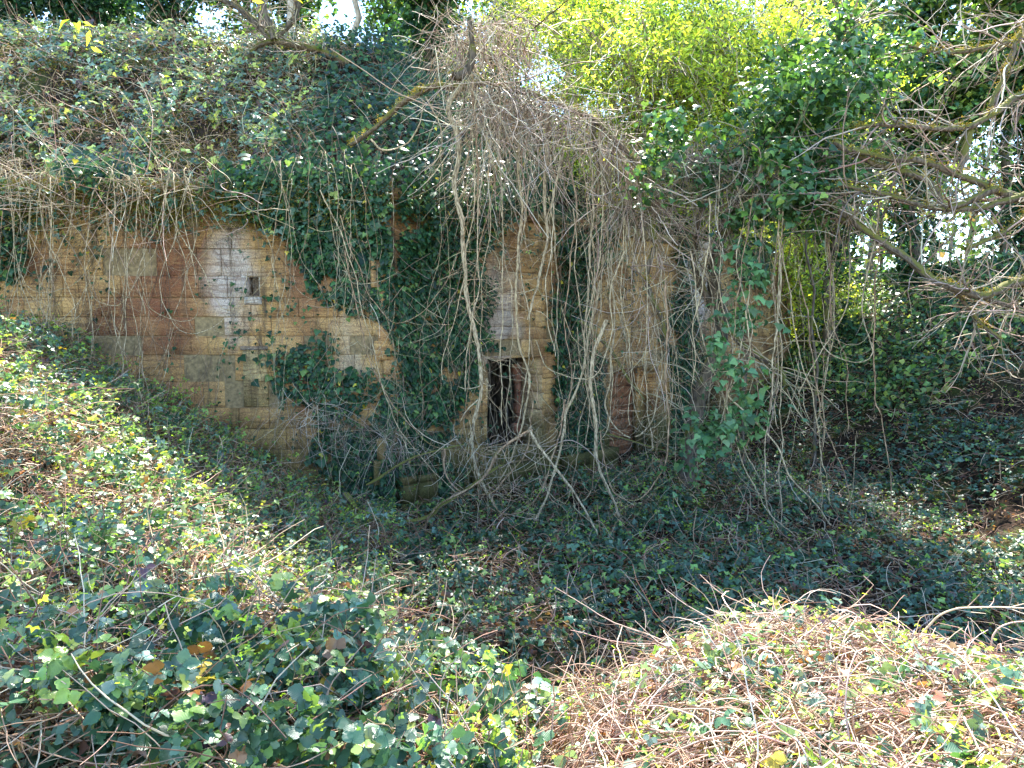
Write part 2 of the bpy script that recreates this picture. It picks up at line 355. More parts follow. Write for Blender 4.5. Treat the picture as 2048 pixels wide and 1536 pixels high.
# ------------------------------------------------------------------ the ditch: ground heights
PA0, P1, P2 = np.array([-30., 9.2]), np.array([-1.9, 11.0]), np.array([8.6, 21.2])
TOP = 5.15
def seg_dist(x, y):                # signed distance behind the facade (positive = behind it)
    best = None
    for A, B in ((PA0, P1), (P1, P2)):
        d = B - A; L = np.hypot(*d); t = d / L; n = np.array([-t[1], t[0]])
        s = (x - A[0]) * t[0] + (y - A[1]) * t[1]; sc = np.clip(s, 0, L)
        dd = np.hypot(x - A[0] - sc * t[0], y - A[1] - sc * t[1]); side = (x - A[0]) * n[0] + (y - A[1]) * n[1]
        if best is None: best = (dd, side)
        else:
            m = dd < best[0]; best = (np.where(m, dd, best[0]), np.where(m, side, best[1]))
    inside = best[1] > 0
    return np.where(inside, best[0], -best[0])
def smax(a, b, k=.25): return np.log(np.exp(np.clip(a / k, -60, 60)) + np.exp(np.clip(b / k, -60, 60))) * k
def zg(x, y):
    x = np.asarray(x, float); y = np.asarray(y, float)
    z = .12 * fbm(x * .5, y * .5) + 0 * x
    c = np.exp(-((x - .05) / .85) ** 2)
    e0 = np.interp(x, [-3, -1, 0, 1, 2, 4], [4.3, 3.2, 2.4, 3.4, 4.0, 3.8]); e1 = e0 + 1.7
    near = (1.5 - .15 * c + .16 * np.exp(-((x - 1.25) / .7) ** 2) * sstep(3, 4.3, y) - .3 * sstep(1.9, 3.2, x) * sstep(2.5, 4, y) - .19 * np.clip(y - 2, 0, 4) * sstep(-1.5, .5, x)) * (1 - sstep(e0, e1, y))
    foot = np.interp(y, [2, 5, 8, 10.5], [-.6, -1.0, -1.75, -2.5])
    left = np.clip((foot - x) * .61, 0, 2.85) * sstep(0, 3, y + 2) ; left = np.minimum(left, 2.75 + .12 * (y - 9))
    fr = np.interp(y, [0, 6, 10, 14, 20], [4.5, 5.8, 6.3, 6.0, 5.0])
    right = np.clip((x - fr) * .62, 0, 4.9) * sstep(4, 8, y)
    back = np.clip((y - 19.5) * .62, 0, 5.6)
    z = smax(smax(z, near, .12), smax(left, smax(right, back, .2), .12), .12) - .08
    return z + (.34 + .3 * sstep(-.5, -2, x)) * (fbm(x * 1.3, y * 1.3) - .5) + .75 * sstep(-1.2, -2.5, x) * sstep(9.8, 8, y) * (fbm(x * .8 + 3, y * .8) - .42) * sstep(0, .8, z + .25)
def zr(x, y):                      # the earth rampart above the wall
    d = seg_dist(x, y); z = TOP + .1 + np.clip(d - .3, 0, 4.3) * .95 + np.clip(d - 4.6, 0, 4) * .1
    return z + .35 * (fbm(x * .7, y * .7) - .5) * np.clip(d, 0, 1) * 2 - 4.5 * sstep(4.5, 11.5, x + .25 * (y - 20))
def graded(a, b, c, d, st, m):
    core = np.arange(b, c, st); l = b - np.geomspace(st, b - a, m)[::-1]; r = c + np.geomspace(st, d - c, m)
    return np.r_[l, core, r]
def heightmesh(name, xs, ys, fz, mat, keep=None):
    X, Y = np.meshgrid(xs, ys, indexing='ij'); Z = fz(X, Y); V = np.stack([X, Y, Z], -1).reshape(-1, 3)
    idx = np.arange(X.size).reshape(X.shape); q = np.stack([idx[:-1, :-1], idx[1:, :-1], idx[1:, 1:], idx[:-1, 1:]], -1).reshape(-1, 4)
    if keep is not None:
        k = keep(X, Y).ravel(); q = q[k[q].all(1)]
    return mk(name, V, q, mat, smooth=True)
g = heightmesh('ground', graded(-250, -11, 17, 250, .16, 24), graded(-60, 0, 32, 300, .16, 24), zg, M_SOIL); setp(g, 'dark leaf-mould ground of the overgrown ditch and its banks', kind='structure')
r_ = heightmesh('rampart_earth', np.arange(-30, 13.5, .2), np.arange(9, 60, .2), zr, M_SOIL, lambda x, y: seg_dist(x, y) > .25)
setp(r_, 'earth rampart sloping up behind the stone wall', kind='structure')

# ------------------------------------------------------------------ the stone facade
def plane_pt(px, py, A, B):
    d = B - A; n = np.array([-d[1], d[0]]); r = ray(px, py)
    k = (n @ A) / (n @ r[:2]); p = np.array([0, 0, EYE]) + r * k
    L = np.hypot(*d); return float(((p[:2] - A) @ d) / L), float(p[2])
def op(x0, x1, y0, y1, A, B):
    u0, za = plane_pt(x0, y0, A, B); u1, zb = plane_pt(x1, y1, A, B); ua, zt = plane_pt((x0 + x1) / 2, y0, A, B); ub, zl = plane_pt((x0 + x1) / 2, y1, A, B)
    return [u0, u1, max(zl, .02), zt]
facade = empty('fort_wall', (-1.9, 11.0, 0), 'long ochre sandstone wall of an overgrown fort with dark doorways and a loophole', 'stone wall')
C0 = -30.0
opsA = [op(494, 520, 553, 593, PA0, P1), op(712, 778, 862, 1035, PA0, P1)]
opsB = [op(974, 1084, 716, 900, P1, P2), op(1220, 1312, 732, 938, P1, P2), op(1400, 1452, 690, 880, P1, P2)]
def rect_minus(r, o, eps=.0):
    u0, u1, z0, z1 = r; a, b, c, d = o
    if u1 <= a or u0 >= b or z1 <= c or z0 >= d: return [r]
    out = []
    if u0 < a: out.append((u0, a, z0, z1))
    if u1 > b: out.append((b, u1, z0, z1))
    m0, m1 = max(u0, a), min(u1, b)
    if z0 < c: out.append((m0, m1, z0, c))
    if z1 > d: out.append((m0, m1, d, z1))
    return out
BLK = [(.46, .29, .11), (.44, .24, .09), (.50, .35, .16), (.29, .13, .07), (.38, .29, .19), (.22, .10, .065)]
def wall(A, B, ops, u_from, name):
    d = B - A; L = float(np.hypot(*d)); t = np.r_[d / L, 0]; out = np.array([t[1], -t[0], 0.]); A3 = np.r_[A, 0]
    def W3(u, z, o): return A3 + t * u + out * o + np.array([0, 0, z])
    acc = Acc(); z = -.05; rw = np.random.default_rng(3)
    while z < TOP - .02:
        h = rw.choice([.24, .3, .34, .42]); z1 = min(z + h, TOP); u = u_from - rw.uniform(0, .4)
        if TOP - z1 < .12: z1 = TOP
        while u < L:
            w = rw.uniform(.28, 1.0); u1 = min(u + w, L)
            if L - u1 < .15: u1 = L
            rs = [(u, u1, z, z1)]
            for o in ops: rs = [q for r in rs for q in rect_minus(r, o)]
            c = (np.array(BLK[rw.choice(6, p=[.34, .26, .26, .09, .0, .05])]) * .4 + np.array((.72, .44, .185)) * .6) * rw.uniform(.88, 1.12); dep = rw.uniform(-.008, .024)
            if rw.random() < .06: dep = -.035
            for (a, b, c0, c1) in rs:
                if b - a < .03 or c1 - c0 < .03: continue
                g_ = rw.uniform(.002, .007); e = .010
                j = lambda: rw.uniform(-.004, .004)
                bk = [W3(a + g_, c0 + g_, -.05), W3(b - g_, c0 + g_, -.05), W3(b - g_, c1 - g_, -.05), W3(a + g_, c1 - g_, -.05)]
                md = [W3(a + g_ + j(), c0 + g_ + j(), dep - .01), W3(b - g_ + j(), c0 + g_ + j(), dep - .01), W3(b - g_ + j(), c1 - g_ + j(), dep - .01), W3(a + g_ + j(), c1 - g_ + j(), dep - .01)]
                fr = [W3(a + g_ + e, c0 + g_ + e, dep + j()), W3(b - g_ - e, c0 + g_ + e, dep + j()), W3(b - g_ - e, c1 - g_ - e, dep + j()), W3(a + g_ + e, c1 - g_ - e, dep + j())]
                Fc = [(8, 9, 10, 11)]
                for i in range(4):
                    k = (i + 1) % 4; Fc += [(i, k, 4 + k, 4 + i), (4 + i, 4 + k, 8 + k, 8 + i)]
                acc.add(bk + md + fr, Fc, c)
            u = u1
        z = z1
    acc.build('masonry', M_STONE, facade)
    # mortar backing + reveals
    us = sorted({u_from, L, *[o[0] for o in ops], *[o[1] for o in ops]}); zs = sorted({-.3, TOP, *[o[2] for o in ops], *[o[3] for o in ops]})
    m = Acc()
    for i in range(len(us) - 1):
        for k in range(len(zs) - 1):
            uc, zc = (us[i] + us[i + 1]) / 2, (zs[k] + zs[k + 1]) / 2
            if any(o[0] < uc < o[1] and o[2] < zc < o[3] for o in ops): continue
            m.add([W3(us[i], zs[k], -.02), W3(us[i + 1], zs[k], -.02), W3(us[i + 1], zs[k + 1], -.02), W3(us[i], zs[k + 1], -.02)], [(0, 1, 2, 3)])
            m.add([W3(us[i], zs[k], -.7), W3(us[i + 1], zs[k], -.7), W3(us[i + 1], zs[k + 1], -.7), W3(us[i], zs[k + 1], -.7)], [(3, 2, 1, 0)])
    m.add([W3(u_from, TOP - .003, -.03), W3(L, TOP - .003, -.03), W3(L, TOP - .003, -.7), W3(u_from, TOP - .003, -.7)], [(0, 1, 2, 3)])
    m.build('mortar_core', M_MORT, facade)
    return W3
WA = wall(PA0, P1, opsA, 17.0, 'a'); WB = wall(P1, P2, opsB, 0.0, 'b')
def box(acc, W3, u0, u1, z0, z1, o0, o1, tint=None, bev=.0):
    V = [W3(u, z, o) for o in (o0, o1) for (u, z) in ((u0, z0), (u1, z0), (u1, z1), (u0, z1))]
    acc.add(V, [(4, 5, 6, 7), (3, 2, 1, 0), (0, 1, 5, 4), (1, 2, 6, 5), (2, 3, 7, 6), (3, 0, 4, 7)], tint)
def reveal(W3, o, name, tint, depth=.7, jag=0):
    a = Acc(); nz = max(1, int((o[3] - o[2]) / .3))
    for k in range(nz):                                     # jambs coursed like the wall
        z0 = o[2] + (o[3] - o[2]) * k / nz; z1 = o[2] + (o[3] - o[2]) * (k + 1) / nz
        for s, u in ((1, o[0]), (-1, o[1])):
            w = rng.uniform(.0, .02); c = np.array(tint) * rng.uniform(.7, 1.2)
            box(a, W3, *sorted((u - s * .05, u + s * (.004 + w))), z0 + .004, z1 - .004, -depth, -.012 + rng.uniform(0, .02), c)
    box(a, W3, o[0] - .05, o[1] + .05, o[3] - .004, o[3] + .09, -depth, -.03, tint)
    box(a, W3, o[0] - .05, o[1] + .05, o[2] - .09, o[2] + .004, -depth, -.028, tint)
    return a.build(name, M_STONE, facade)
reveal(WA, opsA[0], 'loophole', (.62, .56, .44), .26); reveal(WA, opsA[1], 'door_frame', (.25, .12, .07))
a = Acc(); o = opsA[0]; box(a, WA, o[0] - .1, o[1] + .1, o[2] - .1, o[3] + .1, -.31, -.27, (.5, .45, .32)); a.build('loophole_back', M_STONE, facade)
a = Acc(); box(a, WA, o[0] - .05, o[1] + .03, o[2] - .13, o[2] - .01, -.03, .022, (.74, .69, .62)); box(a, WA, o[0] - .09, o[0] - .003, o[2] - .02, o[3] + .02, -.03, .02, (.7, .66, .58)); a.build('window_sill', M_STONE, facade)
reveal(WB, opsB[0], 'door_frame', (.80, .60, .34)); reveal(WB, opsB[1], 'door_frame', (.85, .50, .20)); reveal(WB, opsB[2], 'door_frame', (.5, .36, .2))
# rooms behind the openings
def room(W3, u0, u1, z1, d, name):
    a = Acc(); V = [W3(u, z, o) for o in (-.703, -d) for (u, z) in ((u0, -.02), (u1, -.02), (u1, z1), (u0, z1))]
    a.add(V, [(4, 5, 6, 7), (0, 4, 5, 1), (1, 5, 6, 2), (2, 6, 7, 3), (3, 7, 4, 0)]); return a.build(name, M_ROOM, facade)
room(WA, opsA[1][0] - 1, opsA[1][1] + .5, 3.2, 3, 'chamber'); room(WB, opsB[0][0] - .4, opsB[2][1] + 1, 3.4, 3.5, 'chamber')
# arched head over the second doorway, and rusted leaf inside it
o = opsB[1]; a = Acc(); n = 7; w = o[1] - o[0]; rise = .2
for k in range(n):
    for side in (0,):
        u0 = o[0] + w * k / n; u1 = o[0] + w * (k + 1) / n
        f = lambda u: o[3] - rise * ((2 * (u - o[0]) / w - 1) ** 2) - .01
        V = [WB(u0 + .004, f(u0), .012), WB(u1 - .004, f(u1), .012), WB(u1 - .004, o[3] + .02, .012), WB(u0 + .004, o[3] + .02, .012),
             WB(u0 + .004, f(u0), -.6), WB(u1 - .004, f(u1), -.6), WB(u1 - .004, o[3] + .02, -.6), WB(u0 + .004, o[3] + .02, -.6)]
        a.add(V, [(0, 1, 2, 3), (0, 4, 5, 1), (1, 5, 6, 2), (3, 7, 4, 0)], np.array((.5, .35, .16)) * rng.uniform(.8, 1.1))
a.build('door_arch', M_STONE, facade)
a = Acc()
nb = 9
for k in range(nb):
    z0 = o[2] + (o[3] - o[2]) * k / nb; z1 = o[2] + (o[3] - o[2]) * (k + 1) / nb
    box(a, WB, o[0] + w * .13, o[0] + w * .80, z0 + .005, z1 - .005, -.50, -.44 + rng.uniform(0, .008), (.17, .06, .03))
dr = a.build('door', M_RUST, facade); dr['label'] = 'rust brown boarded door leaf'
a = Acc(); box(a, WB, o[0] + w * .80, o[1] - .01, o[2], o[3], -.42, -.30, (.80, .42, .15)); a.build('door_jamb', M_STONE, facade)
o = opsB[0]; a = Acc()
for k in range(8):
    z0 = o[2] + .2 * k
    box(a, WB, o[0] + (o[1] - o[0]) * (.92 + rng.uniform(-.06, .05)), o[1] - .03, z0 + .004, min(z0 + .196, o[3] - .03), -.69, -.55 + rng.uniform(-.03, .03))
a.build('broken_infill', M_BRICK, facade)
# slabs, plinth and buttress stones
a = Acc()
u0, za = plane_pt(486, 700, PA0, P1); u1, zb = plane_pt(537, 812, PA0, P1); box(a, WA, u0, u1, zb, za, -.03, .025, (.62, .46, .22)); box(a, WA, u0 - .03, u1 + .02, za, za + .06, -.03, .05, (.3, .25, .2))
a.build('smooth_slab', M_STONE, facade)
a = Acc()
for (x0, x1, y0, y1, c) in ((785, 822, 950, 1045, (.36, .33, .16)), (824, 862, 945, 1040, (.42, .40, .2)), (1166, 1222, 896, 935, (.5, .33, .18)), (1120, 1165, 905, 950, (.42, .3, .16)), (940, 1060, 930, 985, (.45, .3, .15))):
    A, B, W3 = (P1, P2, WB)
    u0, u1, z0, z1 = op(x0, x1, y0, y1, A, B); u0 = max(u0, .0)
    z0 = 0
    while z0 < z1:
        h = min(.3, z1 - z0); box(a, W3, u0 + rng.uniform(0, .02), u1 - rng.uniform(0, .02), z0, z0 + h - .012, -.01, .2 + rng.uniform(0, .03), np.array(c) * rng.uniform(.7, 1.1)); z0 += h
a.build('plinth', M_STONE, facade)
for W3, uf, L in ((WA, 17., float(np.hypot(*(P1 - PA0)))), (WB, 0., float(np.hypot(*(P2 - P1))))):
    a = Acc(); u = uf
    while u < L:
        w = min(rng.uniform(.7, 1.2), L - u); box(a, W3, u + .006, u + w - .006, TOP + .004, TOP + .2 + rng.uniform(-.02, .02), -.55, .1 + rng.uniform(-.02, .02), np.array((.25, .22, .11)) * rng.uniform(.7, 1.2)); u += w
    a.build('coping', M_STONE, facade)
# end return of the wall
a = Acc(); e = P2; t3 = nrm(np.r_[P2 - P1, 0]); nn = np.array([-t3[1], t3[0], 0])
V = [np.r_[e, 0] + nn * q + np.array([0, 0, z]) for q, z in ((0, -.3), (.7, -.3), (.7, TOP), (0, TOP))]; a.add(V, [(0, 1, 2, 3)], (.4, .3, .18)); a.build('end_face', M_STONE, facade)

# ------------------------------------------------------------------ sampling on the ground
def scatter(n, x0, x1, y0, y1, fz, pred=None, pw=1.3):
    """random places, thinner with distance from the viewer"""
    out = []; tot = 0
    while tot < n:
        x = rng.uniform(x0, x1, n * 3); y = rng.uniform(y0, y1, n * 3)
        k = rng.random(n * 3) < np.minimum(1, (max(y0, 2.2) / np.hypot(x, y)) ** pw)
        if pred is not None: k &= pred(x, y)
        P = np.stack([x[k], y[k], fz(x[k], y[k])], 1); P = P[inview(P)]
        out.append(P); tot += len(P)
    return np.concatenate(out)[:n]
def gnorm(fz, P, e=.1):
    dx = (fz(P[:, 0] + e, P[:, 1]) - fz(P[:, 0] - e, P[:, 1])) / (2 * e); dy = (fz(P[:, 0], P[:, 1] + e) - fz(P[:, 0], P[:, 1] - e)) / (2 * e)
    return nrm(np.stack([-dx, -dy, np.ones(len(P))], 1))
infront = lambda x, y: seg_dist(x, y) < -.05
def in_left(x, y): return infront(x, y) & (x < np.interp(y, [0, 3, 5, 10.5], [.3, .3, -.8, -1.9]))
def in_rnear(x, y): return (x > np.interp(y, [0, 3, 4, 5, 6], [.3, .3, .5, .8, 1.2])) & (y < np.interp(x, [0, 1, 2, 4, 7], [3.6, 4.9, 5.7, 5.6, 6.4]))
def in_floor(x, y): return infront(x, y) & ~in_left(x, y) & ~in_rnear(x, y)
STEM_C = [(.30, .18, .11), (.42, .29, .19), (.20, .10, .06), (.54, .42, .30), (.13, .10, .04)]

def bramble(name, label, n, dom, pred, thick, size, kindn, stems, stem_len, pal, pw, dry=0, sprw=.2, flat=.5, grp=None, fz=zg, small=1., sdir=(0, 0, 0), kb=.08, kf=2.6, SCL=None):
    """leafy cover: compound leaves on arching canes, young shoots, dead leaves"""
    acc = Acc(); P = scatter(n, *dom, fz, pred, pw); N = gnorm(fz, P); cl = fbm(P[:, 0] * 1.7, P[:, 1] * 1.7)
    keep = rng.random(n) < sstep(.3, .56, fbm(P[:, 0] * kf + 5, P[:, 1] * kf) + kb + rng.uniform(-.1, .1, n)); P = P[keep]; N = N[keep]; cl = cl[keep]; m = len(P)
    h = thick * (rng.random(m) ** .6) * (.5 + cl); P = P + N * h[:, None] + rng.normal(size=(m, 3)) * .02
    dist = np.linalg.norm(P - np.array([0, 0, EYE]), axis=1)
    s = size * np.clip(rng.lognormal(-.1, .4, m), .3, 1.3); up = nrm(N * .5 + np.array([0, -.25, .75]))
    nr = dist < 6.5; nn = nrm(up + rng.normal(size=(m, 3)) * flat)
    tn = palette(m, *pal)
    hi = dist < 4.0; nr &= ~hi; trifol(acc, P[hi], nn[hi], s[hi] * 1.05, 'bramhi', tn[hi])
    trifol(acc, P[nr], nn[nr], s[nr], 'bram', tn[nr]); far = ~(nr | hi); trifol(acc, P[far], nn[far], s[far] * 1.1, 'bram4' if kindn != 'ivy' else 'ivy4', tn[far])
    o = acc.build(name, M_BR); setp(o, label, kind='stuff', cat='undergrowth')
    # young shoots
    k = int(n * sprw)
    if k:
        acc = Acc(); P = scatter(k // 6 + 1, *dom, fz, pred, pw); P = np.repeat(P, 6, 0); N = gnorm(fz, P); P = P + N * (thick * rng.uniform(.6, 1.25, len(P)))[:, None] + rng.normal(size=P.shape) * .035
        trifol(acc, P, nrm(np.array([0, -.1, 1]) + rng.normal(size=P.shape) * .6), size * rng.uniform(.28, .5, len(P)), 'bram4', palette(len(P), SPR_C, [1, 1, 2]))
        o2 = acc.build('young_shoots', M_SPR); setp(o2, 'fresh lime green shoots sprouting through ' + grp, kind='stuff', cat='shoots')
    if stems:
        acc = Acc(); P = scatter(stems, *dom, fz, pred, pw); N = gnorm(fz, P)
        pts = wander(P + N * (thick * rng.uniform(0, .7 if sdir[0] == 0 else 1.05, len(P)))[:, None], N * (.22 if kindn == 'ivy' or sdir[0] == 0 else .02) + np.array(sdir) + rng.normal(size=P.shape) * np.array([1, 1, .35]), stem_len * rng.uniform(.3, 1.3, len(P)), 8, 1.6, .9 if sdir[0] == 0 else 3.2, .16)
        rad = rng.uniform(.0014, .0042, (len(P), 1)) * (1 + .06 * P[:, 1:2]) * small * np.linspace(1, .5, 8)
        tubes(acc, pts, rad, 3, palette(len(P), SCL or STEM_C, [3, 3, 3, 1.5, 1], .3))
        o3 = acc.build('bramble_stems', M_STEM); setp(o3, 'tangled brown bramble stems woven through ' + grp, kind='stuff', cat='stems')
    if dry:
        acc = Acc(); P = scatter(dry, *dom, fz, pred, pw); N = gnorm(fz, P); P = P + N * (thick * rng.random(len(P)) * .6)[:, None]
        leaves(acc, P, nrm(N + rng.normal(size=P.shape) * .8), size * rng.uniform(.5, 1.2, len(P)), 'curl', palette(len(P), [(.26, .14, .08), (.36, .22, .13), (.16, .08, .05), (.42, .30, .2)], [3, 2, 2, 1]))
        o4 = acc.build('dead_leaves', M_DRY); setp(o4, 'curled brown dead leaves caught in ' + grp, kind='stuff', cat='dead leaves')

bramble('bramble_thicket', 'leafy green bramble thicket on the near left bank', 42000, (-8.5, .5, 2.0, 10.6), in_left, .46, .047, 'bram', 20000, .5, (BR_C, BR_W), 1.1, 26000, .13, .6, 'the left bramble thicket', kb=-.04)
bramble('bramble_thicket', 'sunlit bramble thicket with many bare stems in the near right foreground', 6000, (.2, 8, 1.9, 6.6), in_rnear, .28, .044, 'bram', 27000, .5, (BR_C, [2, 3, 4, 3, .3, .25, 2]), .9, 22000, .4, .55, 'the right foreground thicket', sdir=(-.9, .3, -.02), SCL=[(.44, .29, .21), (.56, .42, .32), (.30, .17, .11), (.66, .54, .43), (.16, .11, .06)])
bramble('ground_ivy', 'dark low bramble and ivy carpet over the ditch floor', 42000, (-2.8, 15, 3.4, 26), in_floor, .2, .055, 'ivy', 10000, .5, ([(.022, .06, .03), (.045, .105, .055), (.10, .19, .11), (.20, .32, .07), (.12, .06, .04)], [4, 4, 2, 1.3, .5]), 1.0, 16000, .16, .45, 'the ditch floor carpet', kb=-.03, kf=1.1, small=1.3)
farp = lambda x, y: (y < 60)
def far_bank():
    acc = Acc(); P = scatter(30000, -10, 40, 14, 46, zg, lambda x, y: (seg_dist(x, y) < -.1) & ((y > 19) | (x > 8)), .6)
    N = gnorm(zg, P); P = P + N * rng.uniform(.03, .4, (len(P), 1)); leaves(acc, P, nrm(N + rng.normal(size=P.shape) * .6), rng.uniform(.08, .17, len(P)), 'ivy4', palette(len(P), [(.035, .085, .04), (.07, .15, .06), (.16, .26, .08), (.32, .38, .09)], [3, 3, 3, 2]))
    setp(acc.build('bank_cover', M_IVY), 'ivy and bramble covering the far right bank', kind='stuff', cat='undergrowth')
far_bank()
# rampart cover
def ramp_cover():
    ks = lambda x, y: (seg_dist(x, y) > -.02)
    leftp = lambda x, y: ks(x, y) & (x < -4.6 + fbm(x, y) * 1.5) ; rightp = lambda x, y: ks(x, y) & ~leftp(x, y)
    dz = lambda x, y: zr(x, np.maximum(y, 0))
    # left: brambles and pale stems
    acc = Acc(); P = scatter(34000, -14, -1, 9.6, 22, dz, leftp, .5); P = P[rng.random(len(P)) < sstep(.38, .6, fbm(P[:, 0] * 1.4, P[:, 2] * 1.4) + .05 * (P[:, 2] - 6.5))]; N = gnorm(dz, P, .3); P = P + N * (rng.random((len(P), 1)) ** 1.2 * .35)
    trifol(acc, P, nrm(N + np.array([0, -.4, .2]) + rng.normal(size=P.shape) * .5), .062 * rng.lognormal(0, .35, len(P)), 'bram4', palette(len(P), [(.05, .11, .06), (.17, .26, .19), (.04, .08, .05), (.38, .46, .10), (.1, .06, .06)], [3, 3, 2, 2.6, .4]))
    setp(acc.build('bramble_cover', M_BR), 'bluish green brambles spread over the rampart slope at upper left', kind='stuff', cat='undergrowth')
    acc = Acc(); P = scatter(6500, -14, -2, 9.6, 22, dz, ks, .4); N = gnorm(dz, P, .3)
    pts = wander(P + N * rng.uniform(.02, .3, (len(P), 1)), N * .4 + rng.normal(size=P.shape) * np.array([1, .5, .4]) + np.array([0, -.3, -.3]), rng.uniform(.3, 1.1, len(P)), 7, 1.6, 1.2, .13)
    tubes(acc, pts, rng.uniform(.003, .006, (len(P), 1)) * np.linspace(1, .5, 7), 3, palette(len(P), STEM_C, [3, 4, 2, 3, .5], .3))
    setp(acc.build('bramble_stems', M_STEM), 'pale dry stems trailing down the upper left slope', kind='stuff', cat='stems')
    # leaf litter + moss
    acc = Acc(); P = scatter(16000, -14, -1, 9.6, 20, dz, ks, .5); N = gnorm(dz, P, .3); leaves(acc, P + N * rng.uniform(0, .12, (len(P), 1)), nrm(N + rng.normal(size=P.shape) * .7), rng.uniform(.03, .08, len(P)), 'curl', palette(len(P), [(.26, .17, .13), (.36, .26, .2), (.18, .1, .07)], [2, 2, 2]))
    setp(acc.build('dead_leaves', M_DRY), 'brown dead leaves littering the rampart slope', kind='stuff', cat='dead leaves')
    acc = Acc(); P = scatter(6000, -14, 0, 9.6, 16, dz, leftp, .5); k = fbm(P[:, 0] * 1.5, P[:, 1] * 1.5) > .44; P = P[k]; P = np.repeat(P, 9, 0) + rng.normal(size=(len(P) * 9, 3)) * np.array([.09, .05, .03]); N = gnorm(dz, P, .3)
    leaves(acc, P + N * .05, nrm(rng.normal(size=P.shape)), rng.uniform(.02, .045, len(P)), 'lance2', palette(len(P), [(.16, .15, .03), (.22, .19, .04), (.10, .11, .02)], [2, 2, 1]), D=N + rng.normal(size=P.shape) * .6)
    setp(acc.build('moss', M_MOSS), 'yellow green moss cushions on the upper left slope', kind='stuff', cat='moss')
    # right and middle: glossy dark ivy
    acc = Acc(); P = scatter(52000, -6, 13, 10.5, 30, dz, rightp, .5); N = gnorm(dz, P, .3)
    P = P + N * (.1 + rng.random((len(P), 1)) * (.15 + 1.3 * np.clip(fbm(P[:, 0] * .9, P[:, 2] * .9) - .3, 0, 1))[:, None])
    leaves(acc, P, nrm(N + np.array([0, -.6, 0]) + rng.normal(size=P.shape) * .55), .095 * rng.lognormal(0, .25, len(P)), 'ivy4', palette(len(P), IVY_C, IVY_W), D=np.array([0, -.3, -1.]) + rng.normal(size=P.shape) * .5)
    setp(acc.build('rampart_ivy', M_IVY), 'thick glossy ivy blanketing the middle of the rampart slope', kind='stuff', cat='ivy')
ramp_cover()
# moss beards and overhang on the coping
def on_wall(n, pred, off=(.02, .12)):
    """random places on the facade chosen by a predicate on picture-free wall coordinates (x, z)"""
    out = []; tot = 0
    while tot < n:
        x = rng.uniform(-10, 8.5, n * 4); z = rng.uniform(0, TOP + .2, n * 4)
        y = np.where(x < P1[0], np.interp(x, [PA0[0], P1[0]], [PA0[1], P1[1]]), np.interp(x, [P1[0], P2[0]], [P1[1], P2[1]]))
        k = pred(x, z) > rng.random(n * 4); nrmv = np.where((x < P1[0])[:, None], np.array([.064, -.998, 0]), np.array([.697, -.717, 0]))
        P = np.stack([x, y, z], 1) + nrmv * rng.uniform(*off, (n * 4, 1)); P = P[k]; nv = nrmv[k]; out.append(np.c_[P, nv]); tot += len(P)
    o = np.concatenate(out)[:n]; return o[:, :3], o[:, 3:]
def wmask(x, z):                   # where ivy grows on the facade
    y = np.where(x < P1[0], np.interp(x, [PA0[0], P1[0]], [PA0[1], P1[1]]), np.interp(x, [P1[0], P2[0]], [P1[1], P2[1]]))
    px, py, _ = project(np.stack([x, y, z], 1)); nz = (fbm(px * .012, py * .012) - .5)
    left = np.interp(py, [380, 450, 520, 600, 660, 720, 900], [480, 520, 585, 690, 755, 800, 700]); right = np.interp(py, [380, 450, 520, 700, 800, 900], [1130, 1000, 935, 960, 915, 880])
    m = sstep(-30, 25, px - left + nz * 130) * sstep(-30, 25, right - px + nz * 130) * sstep(.30, .52, fbm(px * .02 + 9, py * .02) + .12)
    m = np.maximum(m, sstep(395, 350, py + nz * 90 + 30 * np.sin(px * .02)) * .9)
    for (a, b, c0, c1) in ((570, 650, 690, 800), (640, 745, 760, 850), (-60, 60, 390, 560), (1105, 1190, 470, 900), (1330, 1395, 480, 960), (1460, 1500, 430, 560), (640, 730, 850, 930)):
        m = np.maximum(m, sstep(-12, 12, px - a + nz * 110) * sstep(-12, 12, b - px + nz * 110) * sstep(-30, 30, py - c0 + nz * 80) * sstep(-20, 20, c1 - py) * (.85 if a > 1000 else .38))
    m = np.where((px > 950) & (px < 1105) & (py > 700) & (py < 900), 0, m)
    m = np.where((px > 1200) & (px < 1335) & (py > 725) & (py < 940), 0, m)
    return m
P, N = on_wall(32000, wmask, (.02, .16)); P = P + N * (sstep(3.6, 5.3, P[:, 2]) * rng.random(len(P)) * .75 * fbm(P[:, 0] * 1.3, P[:, 2] * 1.3))[:, None] + np.array([0, 0, 1]) * (sstep(4.6, 5.3, P[:, 2]) * rng.uniform(0, .4, len(P)))[:, None]
def ivyleaves(P, N, size, kind='ivy'):
    acc = Acc(); leaves(acc, P, nrm(N + np.array([0, 0, .45]) + rng.normal(size=P.shape) * .33), size * rng.lognormal(0, .3, len(P)), kind, palette(len(P), IVY_C, IVY_W), D=np.array([0, 0, -1.]) + rng.normal(size=P.shape) * .45); return acc
pxs, pys, _ = project(P)
g1 = pxs < 1050; g2 = (pxs >= 1050) & (pxs < 1270); g3 = pxs >= 1270
